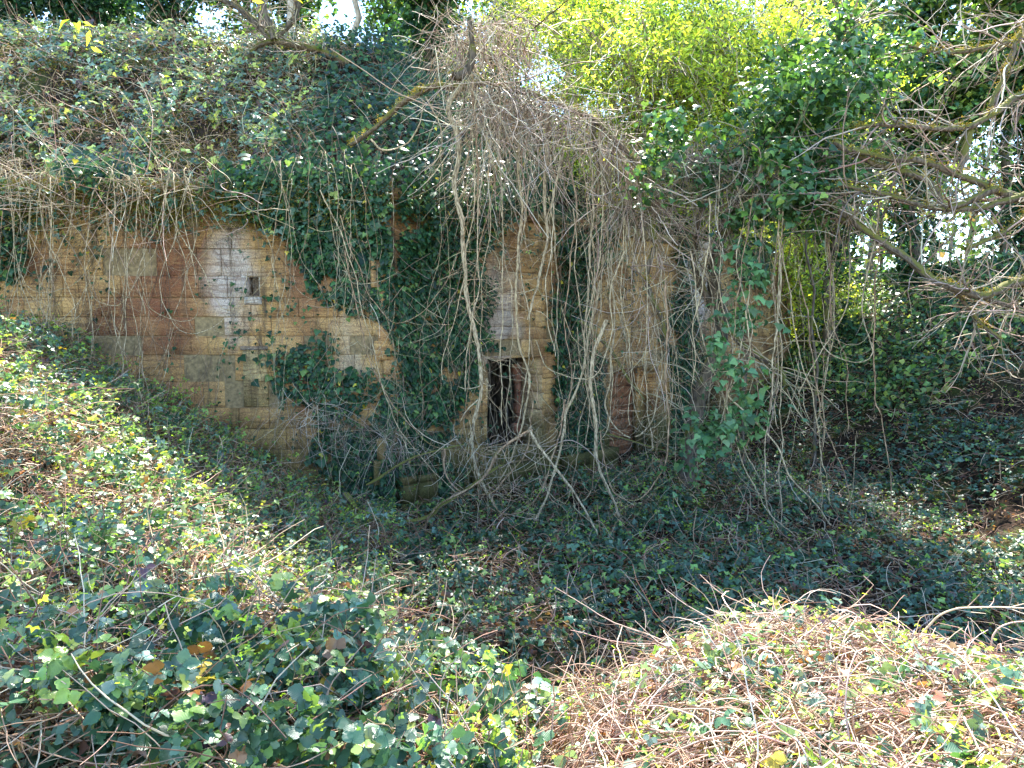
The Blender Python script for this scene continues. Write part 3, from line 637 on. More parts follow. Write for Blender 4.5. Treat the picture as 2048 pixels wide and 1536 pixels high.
for g_, lab in ((g1, 'wide dark ivy curtain on the wall between the loophole and the middle doorway'), (g2, 'narrow ivy strip climbing the wall between the two doorways'), (g3, 'ivy climbing the receding right end of the wall')):
    e = empty('wall_ivy', P[g_].mean(0) * [1, 1, 0], lab, 'ivy'); ivyleaves(P[g_], N[g_], .075, 'ivy').build('foliage', M_IVY, e)
    S = P[g_][rng.choice(g_.sum(), min(260, g_.sum() // 20))]; acc = Acc(); pts = wander(S, np.array([0, 0, 1.]) + rng.normal(size=S.shape) * np.array([.5, .05, .3]), rng.uniform(.3, 1.2, len(S)), 8, .5, 0, .1)
    tubes(acc, pts, .005, 3, palette(len(S), [(.12, .08, .05), (.2, .14, .1)], [1, 1])); acc.build('stem', M_STEM, e)
# sparse sprigs & fine roots on the bare stone
P, N = on_wall(2200, lambda x, z: np.clip((fbm(x * 2.2, z * .9) - .42) * 2, 0, 1), (.02, .12)); acc = ivyleaves(P, N, .06, 'ivy'); setp(acc.build('ivy_sprigs', M_IVY), 'scattered ivy sprigs on the bare stone of the wall', kind='stuff', cat='ivy')
P, N = on_wall(3800, lambda x, z: np.clip(fbm(x * 1.2, z * .8) * 1.6 - .35, 0, 1), (.015, .06)); acc = Acc(); pts = wander(P, np.array([0, 0, -1.]) + rng.normal(size=P.shape) * np.array([.35, .05, .3]), rng.uniform(.2, 1.3, len(P)), 8, .5, 0, .12)
tubes(acc, pts, rng.uniform(.0015, .0035, (len(P), 1)) * np.ones(8), 3, palette(len(P), [(.10, .07, .05), (.2, .15, .1), (.32, .24, .17)], [2, 2, 1])); setp(acc.build('climbing_rootlets', M_STEM), 'fine dark rootlets and stalks clinging to the stone wall', kind='stuff', cat='stems')
P, N = on_wall(3200, lambda x, z: sstep(4.8, 5.35, z + .9 * (fbm(x * 2.5, z) - .25)) * sstep(.0, -2.5, x + .5), (.05, .36)); P = np.repeat(P, 10, 0) + rng.normal(size=(len(P) * 10, 3)) * np.array([.06, .03, .06]); acc = Acc()
leaves(acc, P, rng.normal(size=P.shape), rng.uniform(.02, .05, len(P)), 'lance2', palette(len(P), [(.18, .16, .03), (.26, .21, .05), (.11, .11, .02)], [2, 2, 1]), D=np.array([0, -.4, -1.]) + rng.normal(size=P.shape) * .5)
setp(acc.build('moss', M_MOSS), 'thick ochre green moss hanging over the wall top at left', kind='stuff', cat='moss')

P, N = on_wall(1500, lambda x, z: sstep(4.3, 5.3, z + .8 * (fbm(x * 1.8, z) - .3)) * sstep(.5, -1.5, x), (.08, .45)); acc = Acc()
trifol(acc, P, nrm(N * .5 + np.array([0, 0, .6]) + rng.normal(size=P.shape) * .45), .062 * rng.lognormal(0, .3, len(P)), 'bram4', palette(len(P), [(.06, .12, .08), (.09, .17, .11), (.25, .33, .08)], [4, 3, 1]))
setp(acc.build('bramble_overhang', M_BR), 'bluish bramble leaves hanging over the wall top at left', kind='stuff', cat='undergrowth')
P, N = on_wall(300, lambda x, z: sstep(4.4, 5.3, z) * sstep(-3.2, -5, x), (.08, .4)); acc = Acc(); pts = wander(P, N * .6 + np.array([0, 0, .1]) + rng.normal(size=P.shape) * np.array([.8, .3, .3]), rng.uniform(.5, 2.2, len(P)), 14, 4.0, 1.7, .1)
tubes(acc, pts, rng.uniform(.0025, .0055, (len(P), 1)) * 1.4 * np.linspace(1, .5, 14), 3, palette(len(P), STEM_C, [2, 4, 1, 4, .5])); setp(acc.build('trailing_stems', M_STEM), 'pale bramble stems spilling over the wall top', kind='stuff', cat='stems')

P = scatter(230, -8, -1.6, 6.5, 10.6, zg, lambda x, y: infront(x, y) & (x < np.interp(y, [6, 10.5], [-2.4, -1.8])), .2); N = gnorm(zg, P); acc = Acc(); L_ = rng.uniform(.3, .95, len(P))
pts = wander(P + [0, 0, .05], np.array([0, -.1, 1.]) + rng.normal(size=P.shape) * .3, L_, 10, .9, .35, .08); tubes(acc, pts, .0042 * np.ones((len(P), 1)) * np.linspace(1, .5, 10), 3, palette(len(P), STEM_C, [3, 3, 2, 1, 1])); setp(acc.build('upright_stems', M_STEM), 'thin upright shoots on the left bank against the wall', kind='stuff', cat='stems')
Q = pts[:, 3:].reshape(-1, 3); Q = np.repeat(Q, 2, 0) + rng.normal(size=(len(Q) * 2, 3)) * .035; acc = Acc(); trifol(acc, Q, nrm(np.array([0, -.3, 1]) + rng.normal(size=Q.shape) * .5), rng.uniform(.025, .055, len(Q)), 'bram4', palette(len(Q), [(.08, .16, .07), (.16, .27, .07), (.30, .40, .08)], [2, 3, 2])); setp(acc.build('shoot_leaves', M_SPR), 'small fresh leaves on upright shoots along the left bank', kind='stuff', cat='shoots')

# ------------------------------------------------------------------ hanging vines (traced, each its own object)
VG = 'vines hanging in front of the wall'
def vine(L, Y, r, label, name='hanging_vine', noise=.02, side=5, mat=None, ends=1., cat='vine', grp=VG):
    mat = mat or (M_VINE, M_VINE2, M_VINE3)[rng.choice(3, p=[.35, .25, .4])]
    p = px_spline(L, Y, noise); K = len(p); a = Acc(); q_ = np.arange(K) * .08
    for c_ in (0, 1): f_ = rng.uniform(1.2, 3.5, 3); h_ = rng.uniform(0, 6, 3); p[:, c_] += sum(np.sin(q_ * f_[j_] * (1 + j_) + h_[j_]) * (.03 / (1 + j_)) for j_ in range(3)) * np.minimum(1, q_); rad = np.linspace(r, r * .6 * ends, K) * (1 + .12 * np.sin(np.arange(K) * .9))
    if K > 14 and name == 'hanging_vine':
        m_ = int(K * .18); t_, _ = grow([p], [(1, 1)], m_, .42, 8, .7, -.5, .9, .05, 1.4, .12); tubes(a, t_, (r * rng.uniform(.18, .42, (m_, 1))) * np.linspace(1, .4, 8), side)
    if r > .018:
        for k in range(3):          # twisted strands
            ph = np.arange(K) * .45 + k * 2.1; off = np.stack([np.cos(ph), np.sin(ph), 0 * ph], 1) * rad[:, None] * .55
            tubes(a, (p + off)[None], (rad * .62)[None], side)
        o = a.build(name, mat or M_VINE, smooth=True)
    else:
        tubes(a, p[None], rad[None], side); o = a.build(name, mat or M_VINE, smooth=True)
    setp(o, label, cat, grp); return p
VT = [
 ([(925, 168), (898, 215), (918, 275), (905, 372), (926, 470), (935, 580), (950, 680), (957, 780), (950, 900), (985, 1010)], 10.2, .036, 'thickest twisted grey brown vine, hanging just left of the middle doorway'),
 ([(945, 150), (950, 250), (960, 330), (962, 430)], 10.1, .02, 'short frayed vine ending in mid air left of centre'),
 ([(1040, 190), (1035, 300), (1045, 400), (1040, 520), (1035, 640), (1052, 780), (1035, 880), (1000, 960)], 10.4, .02, 'long straight vine dropping across the middle doorway'),
 ([(1199, 560), (1161, 746), (1136, 843), (1102, 970), (1060, 1051), (1035, 1110)], [10.5, 9.5], .021, 'pale straight vine slanting down to the left between the doorways'),
 ([(1212, 640), (1186, 720), (1190, 820), (1200, 930), (1222, 985), (1245, 1060), (1262, 1110)], 10.0, .028, 'kinked thick vine standing left of the arched doorway'),
 ([(1222, 500), (1225, 600), (1222, 740), (1220, 820), (1240, 862), (1272, 872), (1300, 835), (1312, 740), (1318, 640)], 10.4, .015, 'looping vine curving in front of the arched doorway'),
 ([(1330, 560), (1335, 640), (1330, 790), (1335, 915), (1309, 975), (1267, 1000), (1225, 983), (1206, 940), (1198, 860)], 9.6, .015, 'large U shaped vine sagging below the arched doorway'),
 ([(1060, 860), (1098, 924), (1148, 987), (1190, 1050), (1199, 1085), (1180, 1140)], 9.2, .019, 'vine crossing rightward to the ground below the middle doorway'),
 ([(1130, 800), (1112, 900), (1089, 979), (1055, 1017), (1013, 1030), (992, 1017), (970, 965)], 9.6, .013, 'low sagging vine loop near the ground at centre'),
 ([(888, 898), (890, 945), (920, 983), (962, 990), (1004, 970), (1060, 894), (1062, 800)], 9.8, .016, 'pale hooked vine loop left of the ground below the doorway'),
 ([(680, 430), (720, 560), (765, 625), (800, 646), (840, 630), (885, 580), (912, 510)], 10.0, .008, 'thin wide swag vine across the ivy curtain'),
 ([(690, 500), (735, 690), (790, 820), (860, 890), (950, 898), (1020, 880)], 9.9, .009, 'long thin vine sweeping down across the ivy to the doorway'),
 ([(640, 380), (700, 520), (745, 690), (800, 850), (880, 960), (930, 1010)], 9.7, .008, 'thin vine running diagonally from the wall top to the fallen log'),
 ([(1558, 300), (1558, 450), (1555, 680), (1538, 830), (1523, 936), (1534, 1000), (1560, 1060)], 9.4, .014, 'smooth vine bowing left, hanging from the ivy tree'),
 ([(1566, 400), (1560, 680), (1558, 870), (1562, 1075)], 9.5, .011, 'dead straight vine hanging from the ivy tree to the ground'),
 ([(1758, 380), (1754, 653), (1750, 797), (1766, 830), (1770, 936), (1783, 1046)], 9.7, .012, 'rightmost long vine with a knot near its middle'),
 ([(1453, 763), (1462, 797), (1500, 835), (1551, 894), (1576, 958), (1631, 1000), (1668, 1052)], 9.2, .014, 'vine arching down rightward to the ditch floor below the ivy tree'),
 ([(1600, 560), (1635, 767), (1648, 852), (1695, 966), (1699, 1045)], 9.6, .010, 'leaning thin vine right of the ivy tree'),
 ([(741, 277), (767, 300), (805, 292), (827, 262), (846, 199)], 10.6, .014, 'short curved vine loop below the left end of the fallen bough'),
 ([(850, 195), (878, 250), (872, 310), (842, 345)], 10.5, .010, 'short crooked vine under the left end of the fallen bough'),
 ([(1095, 210), (1095, 300), (1092, 420), (1090, 500), (1055, 640)], 10.4, .026, 'upright grey vine stem right of centre under the bough'),
 ([(1128, 300), (1110, 380), (1098, 440)], 10.3, .017, 'short forked stem leaning into the grey vine'),
 ([(1180, 240), (1182, 320), (1190, 420), (1175, 520), (1195, 600)], 10.2, .018, 'vine hanging from the bough above the doorways'),
 ([(1000, 190), (1004, 330), (1000, 460), (1010, 600), (1000, 700), (1005, 850)], 10.2, .011, 'thin vine hanging in front of the left side of the middle doorway'),
 ([(985, 180), (975, 320), (978, 460), (965, 600), (972, 740)], 10.3, .008, 'thin vine close right of the thickest vine'),
 ([(1250, 430), (1240, 560), (1262, 700), (1258, 850)], 10.0, .008, 'thin vine hanging in front of the arched door'),
 ([(1285, 440), (1300, 620), (1292, 760), (1302, 900)], 9.8, .009, 'thin vine hanging beside the right jamb of the arched door'),
 ([(1380, 500), (1400, 640), (1440, 770), (1480, 880), (1530, 980)], 9.5, .011, 'vine slanting down rightward across the dark tree trunk'),
 ([(1490, 620), (1500, 720), (1460, 790), (1475, 900), (1520, 1000), (1600, 1080)], 9.3, .010, 'wavy vine beside the hanging ivy clump'),
 ([(1065, 860), (1000, 900), (960, 960), (870, 1020), (852, 1060), (866, 1100)], 9.5, .024, 'thick root-like vine bending down to the ground left of centre'),
 ([(1700, 520), (1690, 620), (1640, 700), (1600, 790)], 9.5, .009, 'bare twig-like vine at right against the dark bank'),
 ([(955, 170), (940, 300), (955, 400), (930, 520), (905, 640), (890, 760)], 10.1, .009, 'slender vine crossing behind the thickest vine'),
]
main = [vine(*v) for v in VT]
vine([(690, 985), (712, 1015), (740, 1036), (785, 1042), (852, 1038), (890, 1008), (940, 975), (1000, 930)], 9.6, .045, 'mossy bent fallen limb lying on the ground left of centre', 'fallen_limb', .02, 7, M_BOUGH, cat='fallen branch', grp=None)
vine([(735, 968), (790, 935), (850, 905), (930, 890)], 10.0, .028, 'green mossy limb above the bent fallen limb', 'fallen_limb', .02, 6, M_BOUGH, cat='fallen branch', grp=None)
vine([(1160, 640), (1210, 690), (1260, 760), (1290, 800)], 12.3, .04, 'dark mossy limb leaning behind the vines near the arched doorway', 'fallen_limb', .02, 6, M_BOUGH, cat='fallen branch', grp=None)
vine([(1215, 870), (1290, 890), (1340, 905)], 12.6, .035, 'dark limb lying low across the arched doorway', 'fallen_limb', .02, 6, M_BOUGH, cat='fallen branch', grp=None)
# random extra vines
def rnd_vines(n, x0, x1, y0, y1, Y, l0, l1, label, r=(.004, .0115), loop=.4, back=None):
    for i in range(n):
        px = rng.uniform(x0, x1); py = rng.uniform(y0, y1); ln = rng.uniform(l0, l1); Yd = rng.uniform(*Y); dx = rng.normal() * 45
        pts = [(px, py), (px + dx * .3 + rng.normal() * 10, py + ln * .35), (px + dx * .7 + rng.normal() * 14, py + ln * .7), (px + dx, py + ln)]
        if rng.random() < loop: w = rng.uniform(30, 110) * rng.choice([-1, 1]); pts += [(px + dx + w * .4, py + ln * 1.07), (px + dx + w, py + ln * .98), (px + dx + w * 1.25, py + ln * .75)]
        if back: pts = [(px - 4, py + 4)] + [(px, py - 14)] + pts[1:]; Yd = [back] + [Yd] * (len(pts) - 1)
        vine(pts, Yd, rng.uniform(*r), label, noise=.022, side=4)
rnd_vines(24, 960, 1310, 180, 420, (9.8, 10.9), 250, 620, 'thin brown vine among many dangling from the fallen bough at centre')
rnd_vines(9, 1180, 1340, 400, 560, (9.7, 10.6), 200, 480, 'thin pale vine in the dense bundle over the arched doorway')
rnd_vines(22, 1380, 1800, 300, 520, (9.0, 10.4), 200, 560, 'thin vine dangling under the ivy tree')
rnd_vines(18, 520, 900, 320, 385, (10.1, 10.6), 220, 560, 'thin stem dangling over the ivy curtain', (.003, .006), back=11.4)
rnd_vines(34, -10, 400, 335, 385, (9.4, 10.1), 200, 460, 'pale looping stem dangling over the wall left of the loophole', (.004, .009), .8, back=10.9)

# fine tangle around the traced vines
def tangle(name, label, n, parents, L, spread, grav, r, cols, off=.1, K=9, bend=2.2):
    ps = list(parents); pts, _ = grow(ps, [(1, 1)] * len(ps), n, L, K, spread, 0, grav, 0., bend, .1); pts = pts + rng.normal(size=(n, 1, 3)) * off
    a = Acc(); tubes(a, pts, rng.uniform(*r, (n, 1)) * np.linspace(1, .4, K), 3, palette(n, *cols, .3)); return setp(a.build(name, M_STEM), label, kind='stuff', cat='twigs')
TW = ([(.38, .30, .19), (.27, .19, .11), (.52, .43, .29), (.14, .10, .06)], [3, 2, 2, 1])
tangle('twig_tangle', 'fine tangled twigs around the hanging vines', 1000, main[:13] + main[20:28] + [main[31]], .6, .9, .8, (.0018, .0042), TW, .14)
# the fallen bough and the dense brush hung on it
bough_e = empty('fallen_bough', at(1000, 180, 10.6), 'mossy fallen bough arching across the top of the wall, hung with vines', 'fallen branch')
def limb(L, Y, r0, r1, name, parent, mat, noise=.03, side=8):
    p = px_spline(L, Y, noise, .1); a = Acc(); K = len(p); rad = np.linspace(r0, r1, K) * (1 + .1 * rng.normal(size=K)); tubes(a, p[None], rad[None], side); a.build(name, mat, parent, smooth=True); return p
B = [limb([(835, 185), (872, 172), (925, 174), (977, 166), (1015, 180), (1052, 184), (1090, 199), (1139, 216), (1184, 236), (1225, 275), (1272, 330), (1290, 420)], [10.8, 10.4, 10.2], .058, .035, 'limb', bough_e, M_BOUGH),
     limb([(940, 40), (946, 90), (944, 125), (925, 150), (905, 150)], 10.2, .035, .085, 'broken_stub', bough_e, M_TRUNK),
     limb([(840, 185), (790, 220), (740, 262), (700, 290)], [10.7, 11.3], .05, .03, 'limb', bough_e, M_BOUGH),
     limb([(1195, 425), (1240, 412), (1290, 430), (1305, 480), (1290, 560), (1325, 630), (1335, 690)], 10.2, .045, .03, 'limb', bough_e, M_BOUGH),
     limb([(1184, 236), (1200, 330), (1235, 420)], 10.3, .04, .03, 'limb', bough_e, M_BOUGH)]
TW2 = ([(.40, .31, .23), (.27, .19, .13), (.56, .47, .37), (.11, .08, .05)], [3, 3, 2, 1])
def brush(label, n, L, Y, len_px, r=(.003, .0085), wid=.25, thin=.5):
    p = px_spline(L, Y, 0); n0 = len(p); S = p[rng.integers(0, n0, n)] + rng.normal(size=(n, 3)) * np.array([wid, wid, .12]); D = np.array([0, 0, -.8]) + rng.normal(size=(n, 3)) * np.array([.6, .5, .5])
    pts = wander(S, D, rng.uniform(*len_px, n), 14, 2.4, 1.6, .12); a = Acc(); tubes(a, pts, np.clip(r[0] * np.exp(np.abs(rng.normal(size=(n, 1))) * .6), 0, .014) * np.linspace(1, thin, 14), 3, palette(n, *TW2, .3)); return setp(a.build('vine_brush', M_STEM), label, kind='stuff', cat='dead vines')
brush('dense dead vine brush draped over the upper stub and bough', 430, [(905, 110), (950, 50), (1010, 55), (1045, 120)], 10.5, (.4, 1.3))
brush('curtain of fine dead stems hanging from the middle of the bough', 330, [(960, 180), (1010, 190), (1080, 200)], 10.3, (.8, 2.6), wid=.16)
brush('dead stem curtain hanging from the right part of the bough', 520, [(1100, 215), (1180, 245), (1240, 300), (1290, 400)], 10.3, (.4, 1.5), wid=.2)
brush('thatch of dead stems over the arched doorway', 110, [(1190, 430), (1240, 410), (1300, 440), (1320, 520)], 10.2, (.3, 1.3), wid=.16)
brush('matted dead stems hanging lower down at the right bundle', 40, [(1270, 560), (1310, 620), (1335, 690)], 10.1, (.4, 1.7), wid=.12)
brush('dry brush heaped against the wall left of the middle doorway', 260, [(600, 800), (660, 830), (740, 860), (820, 880)], 10.4, (.4, 1.2), r=(.0018, .0038), wid=.3)
brush('dry stems heaped below the middle doorway', 50, [(900, 880), (980, 880), (1060, 900)], 10.1, (.4, 1.3), wid=.25)

# ------------------------------------------------------------------ trees
def crown(parent, P0, n, size, kind, cols, mat=M_IVY, sc=(.25, .25, .2), name='crown', down=.6, outn=None, flat=.6):
    """leaf clumps scattered round given anchor places"""
    k = max(1, n // 22); C = P0[rng.integers(0, len(P0), k)] + rng.normal(size=(k, 3)) * np.array(sc); rad = rng.uniform(.08, .34, k) * (size / .1)
    i = rng.integers(0, k, n); P = C[i] + rng.normal(size=(n, 3)) * rad[i][:, None] * np.array([.7, .7, .55])
    nv = nrm(nrm(P - C[i]) * .5 + np.array([0, -.25, .7]) + rng.normal(size=(n, 3)) * flat); a = Acc()
    leaves(a, P, nv, size * np.clip(rng.lognormal(0, .28, n), .5, 1.5), kind, palette(n, *cols), D=np.array([0, 0, -down]) + rng.normal(size=(n, 3)) * .6); return a.build(name, mat, parent)
def tree(name, label, base, H, r, cat='tree', lean=(0, 0), nl=9, ll=2.2, nt=120, tl=.8, ntw=0, leaf=None, mat=M_TRUNK, ivy=0, ivyr=.5, grp=None, lmin=.3, K=12, tw=.5, ivyh=1.):
    e = empty(name, base, label, cat, grp); base = np.asarray(base, float)
    tr = np.stack([base + np.array([lean[0] * (t ** 1.3), lean[1] * (t ** 1.3), H * t]) + np.r_[rng.normal(size=2) * .06 * H * .12, 0] for t in np.linspace(0, 1, K)])
    tr[0] = base - np.array([0, 0, .2]); a = Acc(); tubes(a, tr[None], (r * np.linspace(1, .35, K) * (1 + .4 * (np.arange(K) == 0)))[None], 9, flute=.06); a.build('trunk', mat, e, smooth=True)
    l1, r1 = grow([tr], [(r, r * .35)], nl, ll, 9, .9, .45, 0, lmin, .8, .13); a = Acc(); rr = np.clip(r1 * .5, .015, 1); tubes(a, l1, rr[:, None] * np.linspace(1, .35, 9), 6); a.build('limb', mat, e, smooth=True)
    l2, r2 = grow(list(l1) + [tr[K // 2:]], [(q, q * .35) for q in rr] + [(r * .5, r * .3)], nt, tl, 7, .9, .25, 0, .2, .9, .15); rr2 = np.clip(r2 * .4, .006, .03)
    a = Acc(); tubes(a, l2, rr2[:, None] * np.linspace(1, .4, 7), 4, palette(nt, *TW, .3))
    ends = l2.reshape(-1, 3)
    if ntw:
        l3, r3 = grow(list(l2), [(q, q * .4) for q in rr2], ntw, tw, 6, .9, .1, 0, .2, 1.1, .16); tubes(a, l3, np.linspace(.005, .002, 6)[None] * np.ones((ntw, 1)) * (1 + base[1] * .03), 3, palette(ntw, *TW, .3)); ends = np.concatenate([ends, l3.reshape(-1, 3)])
    a.build('twigs', M_STEM, e)
    if leaf: crown(e, ends, *leaf)
    if ivy:
        kk = rng.uniform(.02, ivyh, ivy // 14 + 1) * (K - 1); c = np.stack([np.interp(kk, np.arange(K), tr[:, j]) for j in range(3)], 1) + rng.normal(size=(len(kk), 3)) * ivyr * .45
        crown(e, c, ivy, .13 if base[1] > 14 else .1, 'ivy4', (IVY_C, IVY_W), M_IVY, (.2, .2, .3), 'ivy_sleeve')
    return e
IVL = (IVY_C, IVY_W)
def gz(x, y):
    d = float(seg_dist(np.array(x), np.array(y))); return float(zr(np.array(x), np.array(y))) if d > .3 else float(zg(np.array(x), np.array(y)))
def tb(x, y): return (x, y, gz(x, y))
# left trees on the rampart
TG = 'ivy clad trees standing on the rampart'
tree('ivy_clad_tree', 'dark ivy clad tree at the far left corner above the slope', tb(-15.6, 22), 8, .22, nl=12, ll=2.6, nt=160, ivy=9000, ivyr=1.3, leaf=(12000, .13, 'ivy4', IVL), grp=TG)
tree('ivy_clad_tree', 'second ivy clad tree from the left, with leaning trunk', tb(-13.0, 21.7), 7.5, .2, lean=(.8, 0), nl=10, ll=2.2, nt=140, ivy=7000, ivyr=1.0, leaf=(8000, .13, 'ivy4', IVL), grp=TG)
tree('ivy_clad_tree', 'narrow ivy column tree left of the forked bare tree', tb(-9.9, 21.3), 7, .17, lean=(-.5, 0), nl=10, ll=1.6, nt=140, ivy=7000, ivyr=.8, leaf=(5000, .13, 'ivy4', IVL), grp=TG)
tree('ivy_clad_tree', 'ivy covered tree at centre behind the broken stub', tb(-2.2, 19.5), 6, .2, nl=10, ll=2.2, nt=200, ivy=7000, ivyr=1.0, leaf=(10000, .12, 'ivy4', ([(.06, .13, .04), (.12, .22, .05), (.25, .34, .06)], [2, 2, 2])), grp=TG)
tree('bare_tree', 'slender pale trunk left of centre against the sky', tb(-6.1, 19.5), 12, .11, mat=M_PALE, nl=9, ll=1.8, nt=120, ntw=500, grp='bare trees on the rampart')
tree('bare_tree', 'pale straight trunk nearer the centre against the sky', tb(-4.6, 20), 12, .10, mat=M_PALE, nl=9, ll=2.0, nt=120, ntw=500, grp='bare trees on the rampart')
tree('bare_tree', 'thin bare tree left of the pale trunks, full of fine twigs', tb(-7.4, 21), 11, .12, mat=M_TRUNK, nl=12, ll=2.6, nt=200, ntw=1200, grp='bare trees on the rampart')
# forked tree with bent mossy limb
e = empty('forked_tree', at(700, 125, 14.5), 'bent mossy tree forking into three stems above the slope at upper left', 'tree')
ps = [limb([(700, 128), (655, 108), (600, 92), (549, 83), (515, 95), (500, 118)], 14.5, .09, .05, 'bent_limb', e, M_BOUGH),
      limb([(549, 83), (530, 30), (512, -40), (500, -110)], 14.4, .07, .05, 'stem', e, M_TRUNK), limb([(549, 83), (490, 28), (430, -10), (370, -40)], 14.5, .08, .05, 'stem', e, M_TRUNK), limb([(552, 80), (590, 30), (605, -30), (640, -90)], 14.6, .06, .04, 'stem', e, M_TRUNK)]
t2, _ = grow(ps, [(1, 1)] * 4, 260, .9, 8, .9, .1, .1, .1, .9, .15); a = Acc(); tubes(a, t2, np.linspace(.010, .004, 8)[None] * np.ones((260, 1)), 4, palette(260, *TW)); a.build('twigs', M_STEM, e)
# leafy spring shrubs right of centre
SP = ([(.36, .43, .06), (.50, .55, .10), (.20, .31, .05), (.05, .10, .035)], [3, 3, 1.5, 2])
SG = 'spring green shrubs on the rampart'
for (x, y, h, n, lab) in ((1.4, 16.6, 3.6, 2600, 'yellow green shrub just right of the vine-hung stub'), (2.2, 15.6, 4.4, 5200, 'yellow green shrub under the small patch of sky'), (4.0, 16.2, 5.2, 8000, 'tallest bright yellow green shrub at upper right of centre'),
                          (5.4, 15.4, 5.0, 7500, 'bright yellow green shrub touching the ivy tree'), (3.6, 15.9, 2.0, 2600, 'low yellow green shrub at the wall top'), (-.3, 18.2, 2.8, 1400, 'thin leafy shrub behind the broken stub'), (6.9, 16.5, 4.8, 5000, 'yellow green shrub behind the ivy tree crown'), (7.4, 13, 3, 4000, 'low lime shrub beyond the end of the wall')):
    y = max(y, x + 13.3)
    if 'lime' in lab: y = 21.5; x = 9.0
    tree('leafy_shrub', lab, tb(x, y), h, .05, 'shrub', nl=20, ll=2.1, nt=260, tl=.7, ntw=200, leaf=(int(n * 2.0), .125, 'lance', SP, M_SPR, (.25, .25, .25), 'crown', .2), mat=M_PALE, grp=SG, lmin=.05)
for (x, y, h, n, lab) in ((1.8, 22.5, 9, 3500, 'tall spring green tree behind the vine-hung stub'), (5.2, 22, 13, 14000, 'tall spring green tree rising out of the top of the frame'), (9.0, 21.5, 7, 12000, 'tall green tree behind the ivy tree')):
    tree('leafy_tree', lab, tb(x, y), h, .16, 'tree', nl=20, ll=3.0, nt=360, tl=1.2, ntw=300, leaf=(n, .14, 'lance', ([(.32, .40, .05), (.42, .50, .07), (.10, .18, .05)], [3, 2, 2]), M_SPR, (.4, .4, .4), 'crown', .3), mat=M_TRUNK, grp='tall trees on the rampart', lmin=.2)
for (x, y, h, n, lab) in ((4.9, 14.2, 9.2, 9000, 'slender tree rising from the ditch, its lime leaves mixed with the ivy tree top'), (6.3, 14.0, 8.6, 8000, 'slender lime leaved tree right of the ivy tree top')):
    tree('leafy_tree', lab, (x, y, 0), h, .035, 'tree', lean=(-.8, -.4), nl=12, ll=1.5, nt=160, tl=.8, ntw=200, leaf=(n, .11, 'lance', SP, M_SPR, (.3, .3, .25), 'crown', .2), mat=M_TRUNK, lmin=.68)
for i, (x, y, h, iv, lf) in enumerate(((-20, 27, 9, 3000, 6000), (-16.5, 29, 10, 2500, 6500), (-13.5, 26.5, 9, 3000, 5500), (-11, 30, 10, 3000, 6500), (-8.5, 27, 8, 2500, 5000), (-5.5, 31, 10, 2500, 5500), (-3.2, 27, 8, 2500, 5000), (-.5, 30, 9, 2500, 6000), (3, 33, 10, 2000, 6000), (-24, 31, 11, 2000, 7000))):
    tree('woodland_tree', 'small leafy tree in the woodland strip seen beyond the rampart crest', tb(x, y), h, .13, nl=14, ll=2.4, nt=160, ntw=500, ivy=iv, ivyr=1.0, leaf=(lf, .17, 'ivy4', ([(.04, .10, .035), (.08, .16, .05), (.20, .30, .07)], [3, 3, 2]), M_SPR, (.4, .4, .4)), lmin=.1, grp='woodland beyond the rampart')
# shrub spilling over the wall top
e = empty('spilling_shrub', (3.6, 17.2, gz(3.6, 17.2)), 'sunlit yellow green shrub spilling forward over the wall top beside the ivy tree', 'shrub')
an = np.array([at(px + rng.normal() * 26, py + rng.normal() * 20, rng.uniform(11.0, 14.5)) for (px, py, k) in ((1120, 60, 5), (1180, 130, 7), (1250, 60, 8), (1230, 190, 7), (1320, 120, 12), (1300, 230, 6), (1400, 60, 10), (1420, 170, 10), (1390, 260, 6), (1330, 350, 8), (1500, 70, 8), (1540, 160, 5), (1700, 60, 9), (1780, 100, 7), (1640, 30, 6), (1760, 190, 6), (1370, 380, 4), (1800, 230, 4), (1080, 150, 4), (1460, 290, 4)) for _ in range(k)])
r0 = np.array([3.6, 17.2, gz(3.6, 17.2)]); tt = np.linspace(0, 1, 12)[None, :, None]
pts = r0 * (1 - tt) + an[:, None] * tt + np.array([0, 0, 1.6]) * (4 * tt * (1 - tt)) + np.cumsum(rng.normal(size=(len(an), 12, 3)) * .05, 1) * tt
a = Acc(); tubes(a, pts, np.linspace(.022, .005, 12)[None] * np.ones((len(an), 1)), 4, palette(len(an), *TW)); a.build('limb', M_STEM, e)
t2, _ = grow(list(pts), [(1, 1)] * len(pts), 420, .6, 6, .9, 0, .1, .55, .8, .14); a = Acc(); tubes(a, t2, np.linspace(.006, .003, 6)[None] * np.ones((420, 1)), 3, palette(420, *TW)); a.build('twigs', M_STEM, e)
crown(e, np.concatenate([t2[:, 2:].reshape(-1, 3), an, an]), 9500, .085, 'lance', SP, M_SPR, (.12, .12, .12), 'crown', .2)
